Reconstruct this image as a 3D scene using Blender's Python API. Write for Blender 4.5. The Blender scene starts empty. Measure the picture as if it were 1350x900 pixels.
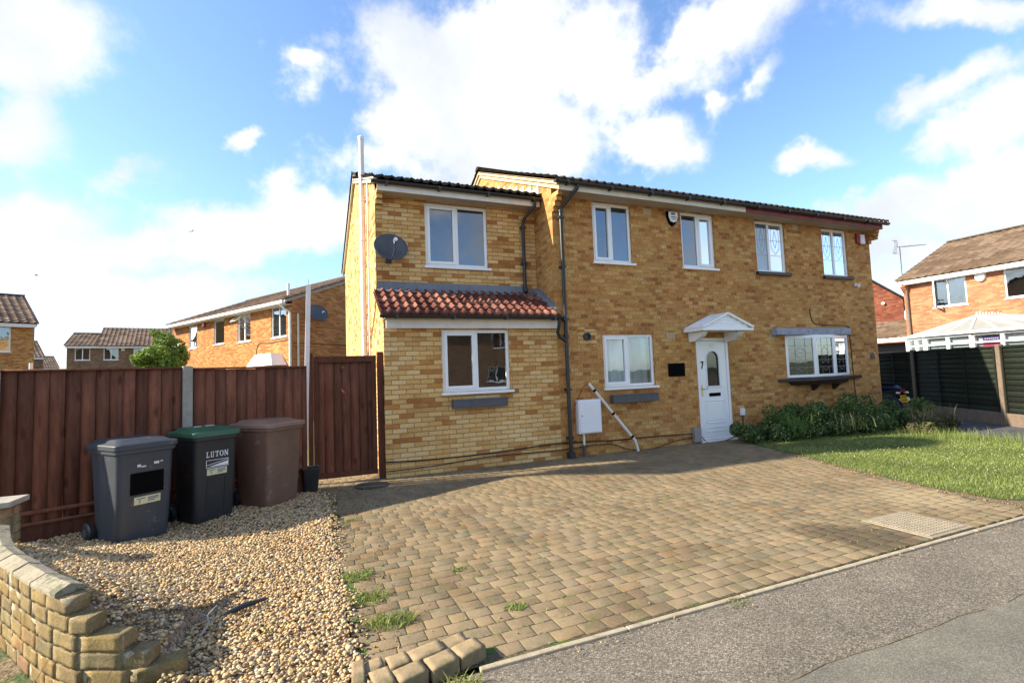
import bpy, math, random
import numpy as np
from mathutils import Vector, Matrix
random.seed(7); rng = np.random.default_rng(7)
D = bpy.data; scn = bpy.context.scene; COL = scn.collection
R = math.radians

# ------------------------------------------------------------------ helpers
class MB:
    """collects shapes and links them as one mesh object"""
    def __init__(s): s.v=[]; s.f=[]; s.M=None
    def add(s, vs, fs):
        b=len(s.v)
        if s.M is not None: vs=[tuple(s.M@Vector(p)) for p in vs]
        s.v+= [tuple(p) for p in vs]; s.f+=[tuple(b+i for i in f) for f in fs]; return s
    def quad(s,a,b,c,d): return s.add([a,b,c,d],[(0,1,2,3)])
    def poly(s,*p): return s.add(p,[tuple(range(len(p)))])
    def box(s,x0,x1,y0,y1,z0,z1):
        if x0>x1: x0,x1=x1,x0
        if y0>y1: y0,y1=y1,y0
        if z0>z1: z0,z1=z1,z0
        return s.add([(x0,y0,z0),(x1,y0,z0),(x1,y1,z0),(x0,y1,z0),(x0,y0,z1),(x1,y0,z1),(x1,y1,z1),(x0,y1,z1)],
            [(0,3,2,1),(4,5,6,7),(0,1,5,4),(1,2,6,5),(2,3,7,6),(3,0,4,7)])
    def hexa(s,bot,top):
        n=len(bot); fs=[tuple(reversed(range(n))),tuple(range(n,2*n))]
        fs+=[(i,(i+1)%n,n+(i+1)%n,n+i) for i in range(n)]
        return s.add(list(bot)+list(top),fs)
    def beam(s,a,b,w,h,up=(0,0,1)):
        a=Vector(a);b=Vector(b);d=(b-a).normalized();u=Vector(up)
        if abs(d.dot(u))>.98: u=Vector((1,0,0))
        x=d.cross(u).normalized();y=x.cross(d).normalized()
        c=[x*(-w/2)+y*(-h/2),x*(w/2)+y*(-h/2),x*(w/2)+y*(h/2),x*(-w/2)+y*(h/2)]
        return s.hexa([a+k for k in c],[b+k for k in c])
    def tube(s,path,r,n=12,cap=True):
        P=[Vector(p) for p in path]; rs=r if isinstance(r,(list,tuple)) else [r]*len(P); rings=[]
        up=Vector((0.13,0.21,1)).normalized()
        for i,p in enumerate(P):
            d=(P[min(i+1,len(P)-1)]-P[max(i-1,0)]).normalized()
            u=up if abs(d.dot(up))<.9 else Vector((1,.1,0)).normalized()
            x=d.cross(u).normalized();y=d.cross(x)
            rings.append([p+x*(rs[i]*math.cos(2*math.pi*k/n))+y*(rs[i]*math.sin(2*math.pi*k/n)) for k in range(n)])
        # keep rings from twisting
        for i in range(1,len(rings)):
            best=min(range(n),key=lambda o:(rings[i][o]-P[i]-(rings[i-1][0]-P[i-1])).length)
            rings[i]=rings[i][best:]+rings[i][:best]
        vs=[q for g in rings for q in g];fs=[]
        for i in range(len(P)-1):
            for k in range(n):
                fs.append((i*n+k,i*n+(k+1)%n,(i+1)*n+(k+1)%n,(i+1)*n+k))
        if cap: fs+=[tuple(reversed(range(n))),tuple((len(P)-1)*n+k for k in range(n))]
        return s.add(vs,fs)
    def prism(s,prof,axis,a0,a1):
        """profile of 2-D points swept along an axis"""
        def p(q,a): return {'x':(a,q[0],q[1]),'y':(q[0],a,q[1]),'z':(q[0],q[1],a)}[axis]
        return s.hexa([p(q,a0) for q in prof],[p(q,a1) for q in prof])
    def lathe(s,prof,n=24,c=(0,0,0),ax='z'):
        vs=[];fs=[]
        for (r,h) in prof:
            for k in range(n):
                a=2*math.pi*k/n; x,y=r*math.cos(a),r*math.sin(a)
                q={'z':(x,y,h),'y':(x,h,y),'x':(h,x,y)}[ax]; vs.append((c[0]+q[0],c[1]+q[1],c[2]+q[2]))
        for i in range(len(prof)-1):
            for k in range(n): fs.append((i*n+k,i*n+(k+1)%n,(i+1)*n+(k+1)%n,(i+1)*n+k))
        fs+=[tuple(range(n)),tuple((len(prof)-1)*n+k for k in range(n))]
        return s.add(vs,fs)
    def build(s,name,mat,parent=None,bevel=0,smooth=False,fix=True):
        me=D.meshes.new(name); me.from_pydata(s.v,[],s.f); me.materials.append(mat)
        if fix:
            import bmesh
            bm=bmesh.new();bm.from_mesh(me);bmesh.ops.recalc_face_normals(bm,faces=bm.faces);bm.to_mesh(me);bm.free()
        o=D.objects.new(name,me); COL.objects.link(o)
        if parent is not None: o.parent=parent
        if bevel:
            m=o.modifiers.new('bevel','BEVEL');m.width=bevel;m.segments=2;m.limit_method='ANGLE';m.angle_limit=R(40)
        if smooth:
            me.shade_smooth()
            try: me.set_sharp_from_angle(angle=R(38))
            except Exception: pass
        return o
def fast_mesh(name,verts,faces,mat,cols=None,parent=None,smooth=False):
    me=D.meshes.new(name); nv=len(verts); nf,k=faces.shape
    me.vertices.add(nv); me.vertices.foreach_set('co',np.ascontiguousarray(verts,dtype=np.float32).ravel())
    me.loops.add(nf*k); me.loops.foreach_set('vertex_index',faces.astype(np.int32).ravel())
    me.polygons.add(nf); me.polygons.foreach_set('loop_start',np.arange(0,nf*k,k,dtype=np.int32))
    try: me.polygons.foreach_set('loop_total',np.full(nf,k,dtype=np.int32))
    except Exception: pass
    if cols is not None:
        a=me.color_attributes.new('tint','FLOAT_COLOR','POINT'); a.data.foreach_set('color',np.ascontiguousarray(cols,dtype=np.float32).ravel())
    me.update(calc_edges=True); me.validate(); me.materials.append(mat)
    if smooth: me.shade_smooth()
    o=D.objects.new(name,me);COL.objects.link(o)
    if parent is not None:o.parent=parent
    return o
def tag(o,label=None,cat=None,group=None,kind=None):
    if label:o['label']=label
    if cat:o['category']=cat
    if group:o['group']=group
    if kind:o['kind']=kind
    return o
def thing(name,label,cat,loc=(0,0,0),rz=0,group=None):
    o=D.objects.new(name,None);COL.objects.link(o);o.location=loc;o.rotation_euler=(0,0,rz);o.empty_display_size=.1
    return tag(o,label,cat,group)
def copy_tree(o,parent=None):
    c=o.copy();COL.objects.link(c);c.parent=parent
    for ch in [x for x in D.objects if x.parent==o]: copy_tree(ch,c)
    return c

# ------------------------------------------------------------------ materials
def nt(name):
    m=D.materials.new(name);m.use_nodes=True;t=m.node_tree;b=t.nodes['Principled BSDF'];return m,t,b
def N(t,typ,**k):
    n=t.nodes.new(typ)
    for a,v in k.items(): setattr(n,a,v)
    return n
def L(t,a,b): t.links.new(a,b)
def ramp(t,stops,interp='LINEAR'):
    n=N(t,'ShaderNodeValToRGB');n.color_ramp.interpolation=interp;e=n.color_ramp.elements
    while len(e)<len(stops): e.new(.5)
    for x,(p,c) in zip(e,stops): x.position=p;x.color=(*c,1) if len(c)==3 else c
    return n
def mixc(t,blend,fac,a,b):
    n=N(t,'ShaderNodeMix',data_type='RGBA',blend_type=blend)
    for i,v in ((0,fac),(6,a),(7,b)):
        if isinstance(v,(int,float)): n.inputs[i].default_value=v
        elif isinstance(v,tuple): n.inputs[i].default_value=(*v,1)
        else: L(t,v,n.inputs[i])
    return n.outputs[2]
def noise(t,vec,scale,detail=4,rough=.6):
    n=N(t,'ShaderNodeTexNoise');n.inputs['Scale'].default_value=scale;n.inputs['Detail'].default_value=detail;n.inputs['Roughness'].default_value=rough
    if vec is not None: L(t,vec,n.inputs['Vector'])
    return n.outputs['Fac']
def bump(t,b,h,dist=.003,strength=1.0,chain=None):
    n=N(t,'ShaderNodeBump');n.inputs['Distance'].default_value=dist;n.inputs['Strength'].default_value=strength;L(t,h,n.inputs['Height'])
    if chain is not None:L(t,chain,n.inputs['Normal'])
    L(t,n.outputs[0],b.inputs['Normal']);return n.outputs[0]
def plain(name,col,rough=.5,var=.25,scale=6,bscale=0,bdist=.001,metal=0,spec=.5,spots=None):
    m,t,b=nt(name);tc=N(t,'ShaderNodeTexCoord').outputs['Object']
    c2=tuple(max(0,x*(1-var)) for x in col);c3=tuple(min(1,x*(1+var*.6)) for x in col)
    r=ramp(t,[(.3,c2),(.52,col),(.75,c3)]);L(t,noise(t,tc,scale,6,.65),r.inputs[0]);c=r.outputs[0]
    if spots:
        col2,th,sc=spots
        r2=ramp(t,[(th,(0,0,0)),(th+.05,(1,1,1))]);L(t,noise(t,tc,sc,5,.7),r2.inputs[0])
        c=mixc(t,'MIX',r2.outputs[0],c,col2)
    L(t,c,b.inputs['Base Color']);b.inputs['Roughness'].default_value=rough;b.inputs['Metallic'].default_value=metal
    b.inputs['Specular IOR Level'].default_value=spec
    if bscale: bump(t,b,noise(t,tc,bscale,5,.6),bdist)
    return m
def brick(name,stops,mortar,bw=.225,bh=.075,patch=None,dark=.35,zoff=.0,grime=.5,streak=0):
    """brickwork that wraps walls of either direction in the object's own metres"""
    m,t,b=nt(name);tc=N(t,'ShaderNodeTexCoord');sp=N(t,'ShaderNodeSeparateXYZ');L(t,tc.outputs['Object'],sp.inputs[0])
    sn=N(t,'ShaderNodeSeparateXYZ');L(t,tc.outputs['Normal'],sn.inputs[0])
    ab=N(t,'ShaderNodeMath',operation='ABSOLUTE');L(t,sn.outputs[0],ab.inputs[0])
    gt=N(t,'ShaderNodeMath',operation='GREATER_THAN');L(t,ab.outputs[0],gt.inputs[0]);gt.inputs[1].default_value=.7
    mx=N(t,'ShaderNodeMix',data_type='FLOAT');L(t,gt.outputs[0],mx.inputs[0]);L(t,sp.outputs[0],mx.inputs[2]);L(t,sp.outputs[1],mx.inputs[3])
    cb=N(t,'ShaderNodeCombineXYZ');L(t,mx.outputs[0],cb.inputs[0]);
    za=N(t,'ShaderNodeMath',operation='ADD');L(t,sp.outputs[2],za.inputs[0]);za.inputs[1].default_value=zoff;L(t,za.outputs[0],cb.inputs[1])
    # slight waviness of the joints
    nz=N(t,'ShaderNodeTexNoise');nz.inputs['Scale'].default_value=9;nz.inputs['Detail'].default_value=2;L(t,cb.outputs[0],nz.inputs['Vector'])
    sb=N(t,'ShaderNodeVectorMath',operation='SUBTRACT');L(t,nz.outputs['Color'],sb.inputs[0]);sb.inputs[1].default_value=(.5,.5,.5)
    sc=N(t,'ShaderNodeVectorMath',operation='SCALE');L(t,sb.outputs[0],sc.inputs[0]);sc.inputs['Scale'].default_value=.009
    ad=N(t,'ShaderNodeVectorMath',operation='ADD');L(t,cb.outputs[0],ad.inputs[0]);L(t,sc.outputs[0],ad.inputs[1])
    br=N(t,'ShaderNodeTexBrick');L(t,ad.outputs[0],br.inputs['Vector']);br.offset=.5
    br.inputs['Color1'].default_value=(0,0,0,1);br.inputs['Color2'].default_value=(1,1,1,1);br.inputs['Mortar'].default_value=(0,0,0,1)
    br.inputs['Scale'].default_value=1;br.inputs['Mortar Size'].default_value=.0055;br.inputs['Mortar Smooth'].default_value=.25
    br.inputs['Brick Width'].default_value=bw;br.inputs['Row Height'].default_value=bh;br.inputs['Bias'].default_value=0
    val=br.outputs['Color']
    if patch: # batches of redder bricks laid in runs
        pn=noise(t,cb.outputs[0],patch[0],3,.5);pm=N(t,'ShaderNodeMath',operation='MULTIPLY_ADD');L(t,pn,pm.inputs[0]);pm.inputs[1].default_value=patch[1];pm.inputs[2].default_value=-patch[1]*.5
        bb=N(t,'ShaderNodeMath',operation='ADD',use_clamp=True);L(t,br.outputs['Color'],bb.inputs[0]);L(t,pm.outputs[0],bb.inputs[1]);val=bb.outputs[0]
    r=ramp(t,stops);L(t,val,r.inputs[0]);c=r.outputs[0]
    n1=noise(t,ad.outputs[0],38,6,.7);rr=ramp(t,[(.36,(1-dark,)*3),(.56,(1,1,1)),(.8,(1.12,1.12,1.1))]);L(t,n1,rr.inputs[0])
    c=mixc(t,'MULTIPLY',1.0,c,rr.outputs[0])
    if streak: # dragged vertical texture of wire-cut facings
        ms=N(t,'ShaderNodeMapping');L(t,cb.outputs[0],ms.inputs[0]);ms.inputs['Scale'].default_value=(42,9,1)
        r3=ramp(t,[(.36,(.74,.62,.52)),(.50,(1,1,1)),(.7,(1.06,1.06,1.03))]);L(t,noise(t,ms.outputs[0],1,4,.6),r3.inputs[0]);c=mixc(t,'MULTIPLY',1.0,c,r3.outputs[0])
        pb=ramp(t,[(.40,(1,.93,.86)),(.6,(1.04,1.05,1.0))]);L(t,noise(t,cb.outputs[0],.8,3,.5),pb.inputs[0]);c=mixc(t,'MULTIPLY',1.0,c,pb.outputs[0])
    n2=noise(t,cb.outputs[0],1.1,5,.6);r2=ramp(t,[(.3,(1-.34*grime,1-.36*grime,1-.38*grime)),(.62,(1,1,1))]);L(t,n2,r2.inputs[0]);
    mo=mixc(t,'MULTIPLY',1.0,mortar,rr.outputs[0])
    c=mixc(t,'MIX',br.outputs['Fac'],c,mo);c=mixc(t,'MULTIPLY',1.0,c,r2.outputs[0])
    L(t,c,b.inputs['Base Color']);b.inputs['Roughness'].default_value=.9;b.inputs['Specular IOR Level'].default_value=.2
    iv=N(t,'ShaderNodeMath',operation='SUBTRACT');iv.inputs[0].default_value=1;L(t,br.outputs['Fac'],iv.inputs[1])
    b1=N(t,'ShaderNodeBump');b1.inputs['Distance'].default_value=.006;L(t,iv.outputs[0],b1.inputs['Height'])
    bump(t,b,n1,.004,.8,b1.outputs[0]);return m
def tiles(name,c1,c2,c3,lichen=(.35,.33,.22),lich=.62):
    m,t,b=nt(name);tc=N(t,'ShaderNodeTexCoord').outputs['Object']
    a=N(t,'ShaderNodeAttribute',attribute_name='tint');r=ramp(t,[(0,c1),(.5,c2),(1,c3)]);L(t,a.outputs['Fac'],r.inputs[0])
    n1=noise(t,tc,5,6,.7);rr=ramp(t,[(.3,(.62,.62,.62)),(.6,(1.05,1.05,1.05))]);L(t,n1,rr.inputs[0]);c=mixc(t,'MULTIPLY',1.0,r.outputs[0],rr.outputs[0])
    r2=ramp(t,[(lich,(0,0,0)),(lich+.08,(.7,.7,.7))]);L(t,noise(t,tc,22,5,.7),r2.inputs[0]);c=mixc(t,'MIX',r2.outputs[0],c,lichen)
    L(t,c,b.inputs['Base Color']);b.inputs['Roughness'].default_value=.85;b.inputs['Specular IOR Level'].default_value=.12;bump(t,b,noise(t,tc,140,4,.6),.002);return m
def glass(name,refl=.25,tint=(.75,.85,.88)):
    m,t,b=nt(name);t.nodes.remove(b);out=t.nodes['Material Output']
    fr=N(t,'ShaderNodeFresnel');fr.inputs['IOR'].default_value=1.5
    ma=N(t,'ShaderNodeMath',operation='MULTIPLY_ADD',use_clamp=True);L(t,fr.outputs[0],ma.inputs[0]);ma.inputs[1].default_value=1.5;ma.inputs[2].default_value=refl
    tr=N(t,'ShaderNodeBsdfTransparent');tr.inputs[0].default_value=(*tint,1);gl=N(t,'ShaderNodeBsdfGlossy');gl.inputs['Roughness'].default_value=.015;gl.inputs[0].default_value=(.68,.72,.76,1)
    tc=N(t,'ShaderNodeTexCoord').outputs['Object'];bp=N(t,'ShaderNodeBump');bp.inputs['Distance'].default_value=.004;bp.inputs['Strength'].default_value=.6;L(t,noise(t,tc,2.3,2,.4),bp.inputs['Height']);L(t,bp.outputs[0],gl.inputs['Normal'])
    mx=N(t,'ShaderNodeMixShader');L(t,ma.outputs[0],mx.inputs[0]);L(t,tr.outputs[0],mx.inputs[1]);L(t,gl.outputs[0],mx.inputs[2]);L(t,mx.outputs[0],out.inputs[0]);return m
def tinted(name,rough=.8,bs=0,bd=.002,spec=.3,trans=0):
    """colour comes from the piece-by-piece tint the mesh carries"""
    m,t,b=nt(name);a=N(t,'ShaderNodeAttribute',attribute_name='tint');tc=N(t,'ShaderNodeTexCoord').outputs['Object']
    c=a.outputs['Color']
    if bs:
        n1=noise(t,tc,bs,6,.7);rr=ramp(t,[(.3,(.7,.7,.7)),(.6,(1.08,1.08,1.08))]);L(t,n1,rr.inputs[0]);c=mixc(t,'MULTIPLY',1.0,c,rr.outputs[0]);bump(t,b,n1,bd)
    L(t,c,b.inputs['Base Color']);b.inputs['Roughness'].default_value=rough;b.inputs['Specular IOR Level'].default_value=spec
    if trans:
        out=t.nodes['Material Output'];tl=N(t,'ShaderNodeBsdfTranslucent');L(t,c,tl.inputs[0]);mx=N(t,'ShaderNodeMixShader');mx.inputs[0].default_value=trans
        L(t,b.outputs[0],mx.inputs[1]);L(t,tl.outputs[0],mx.inputs[2]);L(t,mx.outputs[0],out.inputs[0])
    return m
def wood(name,c1,c2,board=.0,knots=True,axis='u',rough=.8):
    m,t,b=nt(name);tc=N(t,'ShaderNodeTexCoord').outputs['Object'];mp=N(t,'ShaderNodeMapping');L(t,tc,mp.inputs[0])
    mp.inputs['Scale'].default_value=(9,9,1.3) if axis=='u' else (1.3,9,9)
    if board:
        at_=N(t,'ShaderNodeAttribute',attribute_name='tint');oo=N(t,'ShaderNodeMath',operation='MULTIPLY');L(t,at_.outputs['Fac'],oo.inputs[0]);oo.inputs[1].default_value=61
        cc=N(t,'ShaderNodeCombineXYZ');[L(t,oo.outputs[0],cc.inputs[k]) for k in (0,1,2)];av=N(t,'ShaderNodeVectorMath',operation='ADD');L(t,mp.outputs[0],av.inputs[0]);L(t,cc.outputs[0],av.inputs[1]);mv=av.outputs[0]
    else: mv=mp.outputs[0]
    n1=noise(t,mv,2.2,6,.7);r=ramp(t,[(.3,c1),(.7,c2)]);L(t,n1,r.inputs[0]);c=r.outputs[0]
    a=N(t,'ShaderNodeAttribute',attribute_name='tint')
    if board:
        mr=N(t,'ShaderNodeMapRange');L(t,a.outputs['Fac'],mr.inputs[0]);mr.inputs[3].default_value=.6;mr.inputs[4].default_value=1.35
        c=mixc(t,'MULTIPLY',1.0,c,mr.outputs[0])
    if knots:
        vo=N(t,'ShaderNodeTexVoronoi');m2=N(t,'ShaderNodeMapping');L(t,tc,m2.inputs[0]);m2.inputs['Scale'].default_value=(7,7,2.6);L(t,m2.outputs[0],vo.inputs['Vector']);vo.inputs['Scale'].default_value=1
        kr=ramp(t,[(.0,(.35,.3,.3)),(.12,(.5,.45,.45)),(.2,(1,1,1))]);L(t,vo.outputs['Distance'],kr.inputs[0]);c=mixc(t,'MULTIPLY',.8,c,kr.outputs[0])
    L(t,c,b.inputs['Base Color']);b.inputs['Roughness'].default_value=rough;b.inputs['Specular IOR Level'].default_value=.25;bump(t,b,n1,.002);return m

M={}
M['brick_main']=brick('buff_multi_brick',[(0,(.38,.15,.045)),(.22,(.51,.235,.07)),(.55,(.59,.31,.10)),(.85,(.64,.365,.125)),(1,(.69,.43,.165))],(.52,.34,.17),bw=.165,dark=.42,streak=1)
M['brick_ext']=brick('yellow_brick',[(0,(.38,.15,.04)),(.12,(.50,.205,.055)),(.22,(.64,.36,.12)),(.6,(.73,.45,.17)),(1,(.80,.54,.25))],(.30,.21,.11),patch=(.9,.75),dark=.25,zoff=.02)
M['brick_orange']=brick('orange_brick',[(0,(.36,.12,.035)),(.5,(.50,.20,.06)),(1,(.60,.30,.10))],(.45,.30,.17),dark=.3)
M['brick_red']=brick('red_brick',[(0,(.16,.045,.03)),(.5,(.25,.075,.045)),(1,(.33,.12,.07))],(.24,.14,.09),dark=.3)
M['brick_dull']=brick('dull_brown_brick',[(0,(.17,.09,.05)),(.5,(.24,.14,.08)),(1,(.30,.19,.11))],(.25,.18,.12),dark=.2)
M['brick_pinkish']=brick('salmon_brick',[(0,(.33,.12,.06)),(.5,(.42,.17,.085)),(1,(.50,.24,.13))],(.42,.27,.17),dark=.25)
M['tile_dark']=tiles('dark_brown_tile',(.035,.028,.024),(.055,.04,.032),(.085,.062,.05))
M['tile_pink']=tiles('terracotta_tile',(.10,.038,.028),(.17,.066,.047),(.26,.118,.083),lichen=(.32,.25,.18),lich=.68)
M['tile_brown']=tiles('brown_tile',(.11,.07,.05),(.17,.115,.08),(.24,.17,.12))
M['tile_tan']=tiles('tan_tile',(.12,.08,.052),(.175,.12,.08),(.23,.165,.115))
M['upvc']=plain('white_upvc',(.80,.80,.79),.28,.05,3)
M['paint_white']=plain('weathered_white_paint',(.72,.69,.64),.6,.12,5,spots=((.45,.38,.30),.70,30),bscale=60)
M['paint_cream']=plain('cream_paint',(.66,.60,.48),.6,.14,4,spots=((.38,.30,.2),.69,22),bscale=60)
M['paint_red']=plain('flaking_maroon_paint',(.20,.035,.03),.6,.35,6,spots=((.36,.20,.15),.66,26),bscale=50)
M['soffit']=plain('soffit_board',(.42,.35,.27),.8,.2,3)
M['black_plastic']=plain('black_plastic',(.022,.022,.024),.38,.3,8)
M['grey_lead']=plain('grey_lead',(.16,.18,.21),.55,.25,4,bscale=14,bdist=.004)
M['lead_light']=plain('pale_lead',(.55,.53,.52),.5,.2,6,bscale=14,bdist=.004)
M['grey_wood']=plain('dark_grey_painted_wood',(.075,.078,.088),.6,.2,8,bscale=40)
M['lintel_grey']=plain('weathered_blue_grey_paint',(.27,.30,.36),.7,.35,9,spots=((.45,.45,.46),.60,16),bscale=30,bdist=.003)
M['sill_dark']=plain('dark_stained_sill',(.035,.022,.02),.5,.4,9)
M['white_metal']=plain('white_powder_coat',(.76,.76,.78),.35,.06,3)
M['mortar_verge']=plain('pale_mortar_verge',(.62,.47,.27),.9,.2,14,bscale=40,bdist=.004)
M['pole_white']=plain('off_white_plastic',(.72,.66,.62),.45,.12,5,spots=((.4,.3,.25),.70,18))
M['dark_metal']=plain('dark_grey_metal',(.06,.065,.075),.5,.3,8,bscale=40)
M['chrome']=plain('brushed_brass',(.55,.45,.28),.3,.1,8,metal=1)
M['black']=plain('matt_black',(.004,.004,.004),.95,.1,5,spec=.05)
M['iron']=plain('cast_iron',(.05,.045,.042),.6,.3,12,bscale=60,bdist=.003)
M['steel_cover']=plain('galvanised_cover',(.27,.225,.155),.6,.25,12,bscale=50,bdist=.002)
M['concrete']=plain('weathered_concrete',(.33,.30,.25),.9,.25,8,bscale=70,bdist=.003,spots=((.22,.21,.15),.62,12))
M['coping']=plain('mossy_coping',(.27,.235,.165),.95,.35,7,bscale=45,bdist=.009,spots=((.13,.13,.08),.55,9))
M['concrete_brown']=plain('brown_stained_concrete',(.17,.125,.09),.85,.3,7,bscale=60,bdist=.003)
M['kerb']=plain('kerb_concrete',(.34,.285,.195),.9,.3,10,bscale=60,bdist=.004,spots=((.20,.17,.09),.60,8))
M['fence_red']=wood('red_brown_stained_wood',(.095,.033,.018),(.215,.080,.042),board=1)
M['fence_green']=wood('green_stained_wood',(.010,.014,.009),(.028,.036,.022),board=1,knots=False,axis='x')
M['pvc_grey']=plain('dull_grey_box',(.26,.23,.22),.6,.15,8)
M['vent']=plain('clay_vent',(.50,.38,.24),.8,.15,8)
M['glass']=glass('window_glass',.20)
M['glass_low']=glass('window_glass_low',.20)
M['glass_dark']=glass('smoked_door_glass',.04,(.20,.20,.21))
M['net']=plain('net_curtain',(.80,.80,.82),.9,.06,3)
M['curtain']=plain('lilac_curtain',(.18,.16,.32),.9,.2,3,spots=((.32,.12,.18),.60,6))
M['room']=plain('room_wall',(.34,.33,.33),.9,.1,2)
M['lead']=plain('lead_came',(.30,.30,.32),.5,.1,4)
M['bin_grey']=plain('grey_bin_plastic',(.040,.047,.058),.5,.22,3,bscale=200,bdist=.0006,spots=((.09,.085,.09),.60,5))
M['bin_black']=plain('black_bin_plastic',(.017,.018,.020),.5,.25,3,bscale=200,bdist=.0006,spots=((.045,.042,.038),.62,6))
M['bin_brown']=plain('brown_bin_plastic',(.17,.095,.062),.5,.2,3,bscale=200,bdist=.0006,spots=((.22,.15,.11),.60,7))
M['lid_brown']=plain('brown_lid_plastic',(.26,.155,.115),.35,.15,3)
M['lid_green']=plain('green_lid_plastic',(.035,.11,.055),.4,.2,4)
M['sticker']=plain('cream_sticker',(.62,.58,.34),.5,.08,8)
M['ink_blue']=plain('blue_ink',(.05,.12,.22),.6,.1,5)
M['white_ink']=plain('white_ink',(.75,.75,.75),.5,.05,5)
M['leaf']=tinted('leaves',.6,0,0,.3,.3)
M['grassb']=tinted('grass_blades',.6,0,0,.25,.35)
M['pebble']=tinted('pebbles',.75,90,.002,.3)
M['paver']=tinted('tumbled_pavers',.92,45,.005,.15)
def overlay(m,layers):
    t=m.node_tree;b=t.nodes['Principled BSDF'];c=b.inputs['Base Color'].links[0].from_socket;tc=N(t,'ShaderNodeTexCoord').outputs['Object']
    for (col,th,sc,am) in layers:
        r=ramp(t,[(th,(0,0,0)),(th+.14,(am,am,am))]);L(t,noise(t,tc,sc,7,.68),r.inputs[0]);c=mixc(t,'MIX',r.outputs[0],c,col)
    return c
def stain(m,c,P,rad,col,am):
    t=m.node_tree;b=t.nodes['Principled BSDF'];tc=N(t,'ShaderNodeTexCoord').outputs['Object'];d=N(t,'ShaderNodeVectorMath',operation='DISTANCE');L(t,tc,d.inputs[0]);d.inputs[1].default_value=P
    a=N(t,'ShaderNodeMath',operation='MULTIPLY_ADD');L(t,noise(t,tc,5,6,.7),a.inputs[0]);a.inputs[1].default_value=rad*1.6;L(t,d.outputs['Value'],a.inputs[2])
    r=N(t,'ShaderNodeMapRange');L(t,a.outputs[0],r.inputs[0]);r.inputs[1].default_value=rad*1.9;r.inputs[2].default_value=rad*1.35;r.inputs[3].default_value=0;r.inputs[4].default_value=am
    c=mixc(t,'MIX',r.outputs[0],c,col);L(t,c,b.inputs['Base Color']);return c
_c=overlay(M['paver'],[((.27,.205,.125),.40,1.3,.6),((.13,.105,.062),.48,2.7,.6),((.09,.10,.038),.54,6,.6),((.30,.24,.16),.62,30,.5),((.07,.06,.045),.63,1.9,.7)])
_c=stain(M['paver'],_c,(.30,-4.95,0),.42,(.075,.058,.038),.8);_c=stain(M['paver'],_c,(.1,-4.6,0),.25,(.09,.07,.045),.7);stain(M['paver'],_c,(2.1,-4.4,0),.5,(.30,.235,.14),.7)
M['wallbrick']=tinted('weathered_garden_brick',.95,95,.006,.1);overlay2=overlay(M['wallbrick'],[((.24,.19,.11),.47,9,.6),((.33,.20,.13),.58,17,.6),((.10,.10,.05),.55,12,.7),((.13,.10,.06),.52,70,.75),((.45,.39,.28),.60,55,.7)]);L(M['wallbrick'].node_tree,overlay2,M['wallbrick'].node_tree.nodes['Principled BSDF'].inputs['Base Color'])
M['bark']=plain('bark',(.10,.075,.05),.9,.3,12,bscale=30,bdist=.006)
M['stem']=plain('dry_stem',(.20,.15,.08),.9,.3,12)
M['bike_blue']=plain('dark_blue_paint',(.015,.02,.06),.2,.2,4)
M['plate_yellow']=plain('yellow_plate',(.75,.38,.02),.4,.05,6)
M['poster_pink']=plain('pink_poster',(.75,.04,.18),.6,.2,5)
M['poster_blue']=plain('violet_poster',(.10,.06,.32),.6,.2,5)
M['red_plastic']=plain('red_plastic',(.30,.02,.02),.4,.1,5)
M['pink_white']=plain('pinkish_white_plastic',(.70,.62,.62),.4,.06,5)
M['cons_roof']=plain('polycarbonate_roof',(.27,.27,.24),.35,.12,2)
M['bird']=plain('dark_feathers',(.05,.05,.055),.8,.2,20)
M['cable']=plain('black_cable',(.012,.011,.011),.6,.1,8)

def ground_mat(name,cols,s1,s2,bd=.004,patch=None,rough=.95):
    m,t,b=nt(name);tc=N(t,'ShaderNodeTexCoord').outputs['Object']
    vo=N(t,'ShaderNodeTexVoronoi');vo.inputs['Scale'].default_value=s1;L(t,tc,vo.inputs['Vector'])
    sp=N(t,'ShaderNodeSeparateColor');L(t,vo.outputs['Color'],sp.inputs[0])
    r=ramp(t,cols);L(t,sp.outputs[0],r.inputs[0]);c=r.outputs[0]
    n2=noise(t,tc,s2,6,.6);r2=ramp(t,[(.3,(.74,.74,.75)),(.7,(1.12,1.11,1.08))]);L(t,n2,r2.inputs[0]);c=mixc(t,'MULTIPLY',1.0,c,r2.outputs[0])
    if patch:
        pr_=ramp(t,[(patch[1],(0,0,0)),(patch[1]+.06,(1,1,1))]);L(t,noise(t,tc,patch[2],5,.65),pr_.inputs[0]);c=mixc(t,'MIX',pr_.outputs[0],c,patch[0])
    L(t,c,b.inputs['Base Color']);b.inputs['Roughness'].default_value=rough;b.inputs['Specular IOR Level'].default_value=.25
    bump(t,b,vo.outputs['Distance'],bd,.9);return m
M['asphalt']=ground_mat('asphalt',[(0,(.080,.067,.051)),(.45,(.158,.135,.104)),(.8,(.21,.182,.145)),(1,(.34,.30,.24))],135,1.3,.004)
M['asphalt_smooth']=ground_mat('smooth_asphalt',[(0,(.11,.102,.082)),(.6,(.155,.145,.115)),(1,(.23,.21,.175))],170,2.2,.003)
M['asphalt_dark']=ground_mat('dark_asphalt',[(0,(.04,.042,.05)),(.6,(.075,.077,.09)),(1,(.14,.14,.15))],130,1.2,.003)
M['soil']=ground_mat('soil',[(0,(.09,.065,.04)),(.5,(.16,.12,.07)),(1,(.26,.21,.13))],55,1.5,.008,patch=((.06,.09,.03),.55,3))
M['grass_base']=ground_mat('turf',[(0,(.035,.06,.012)),(.5,(.07,.11,.02)),(1,(.13,.14,.04))],90,1.2,.006)
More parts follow.
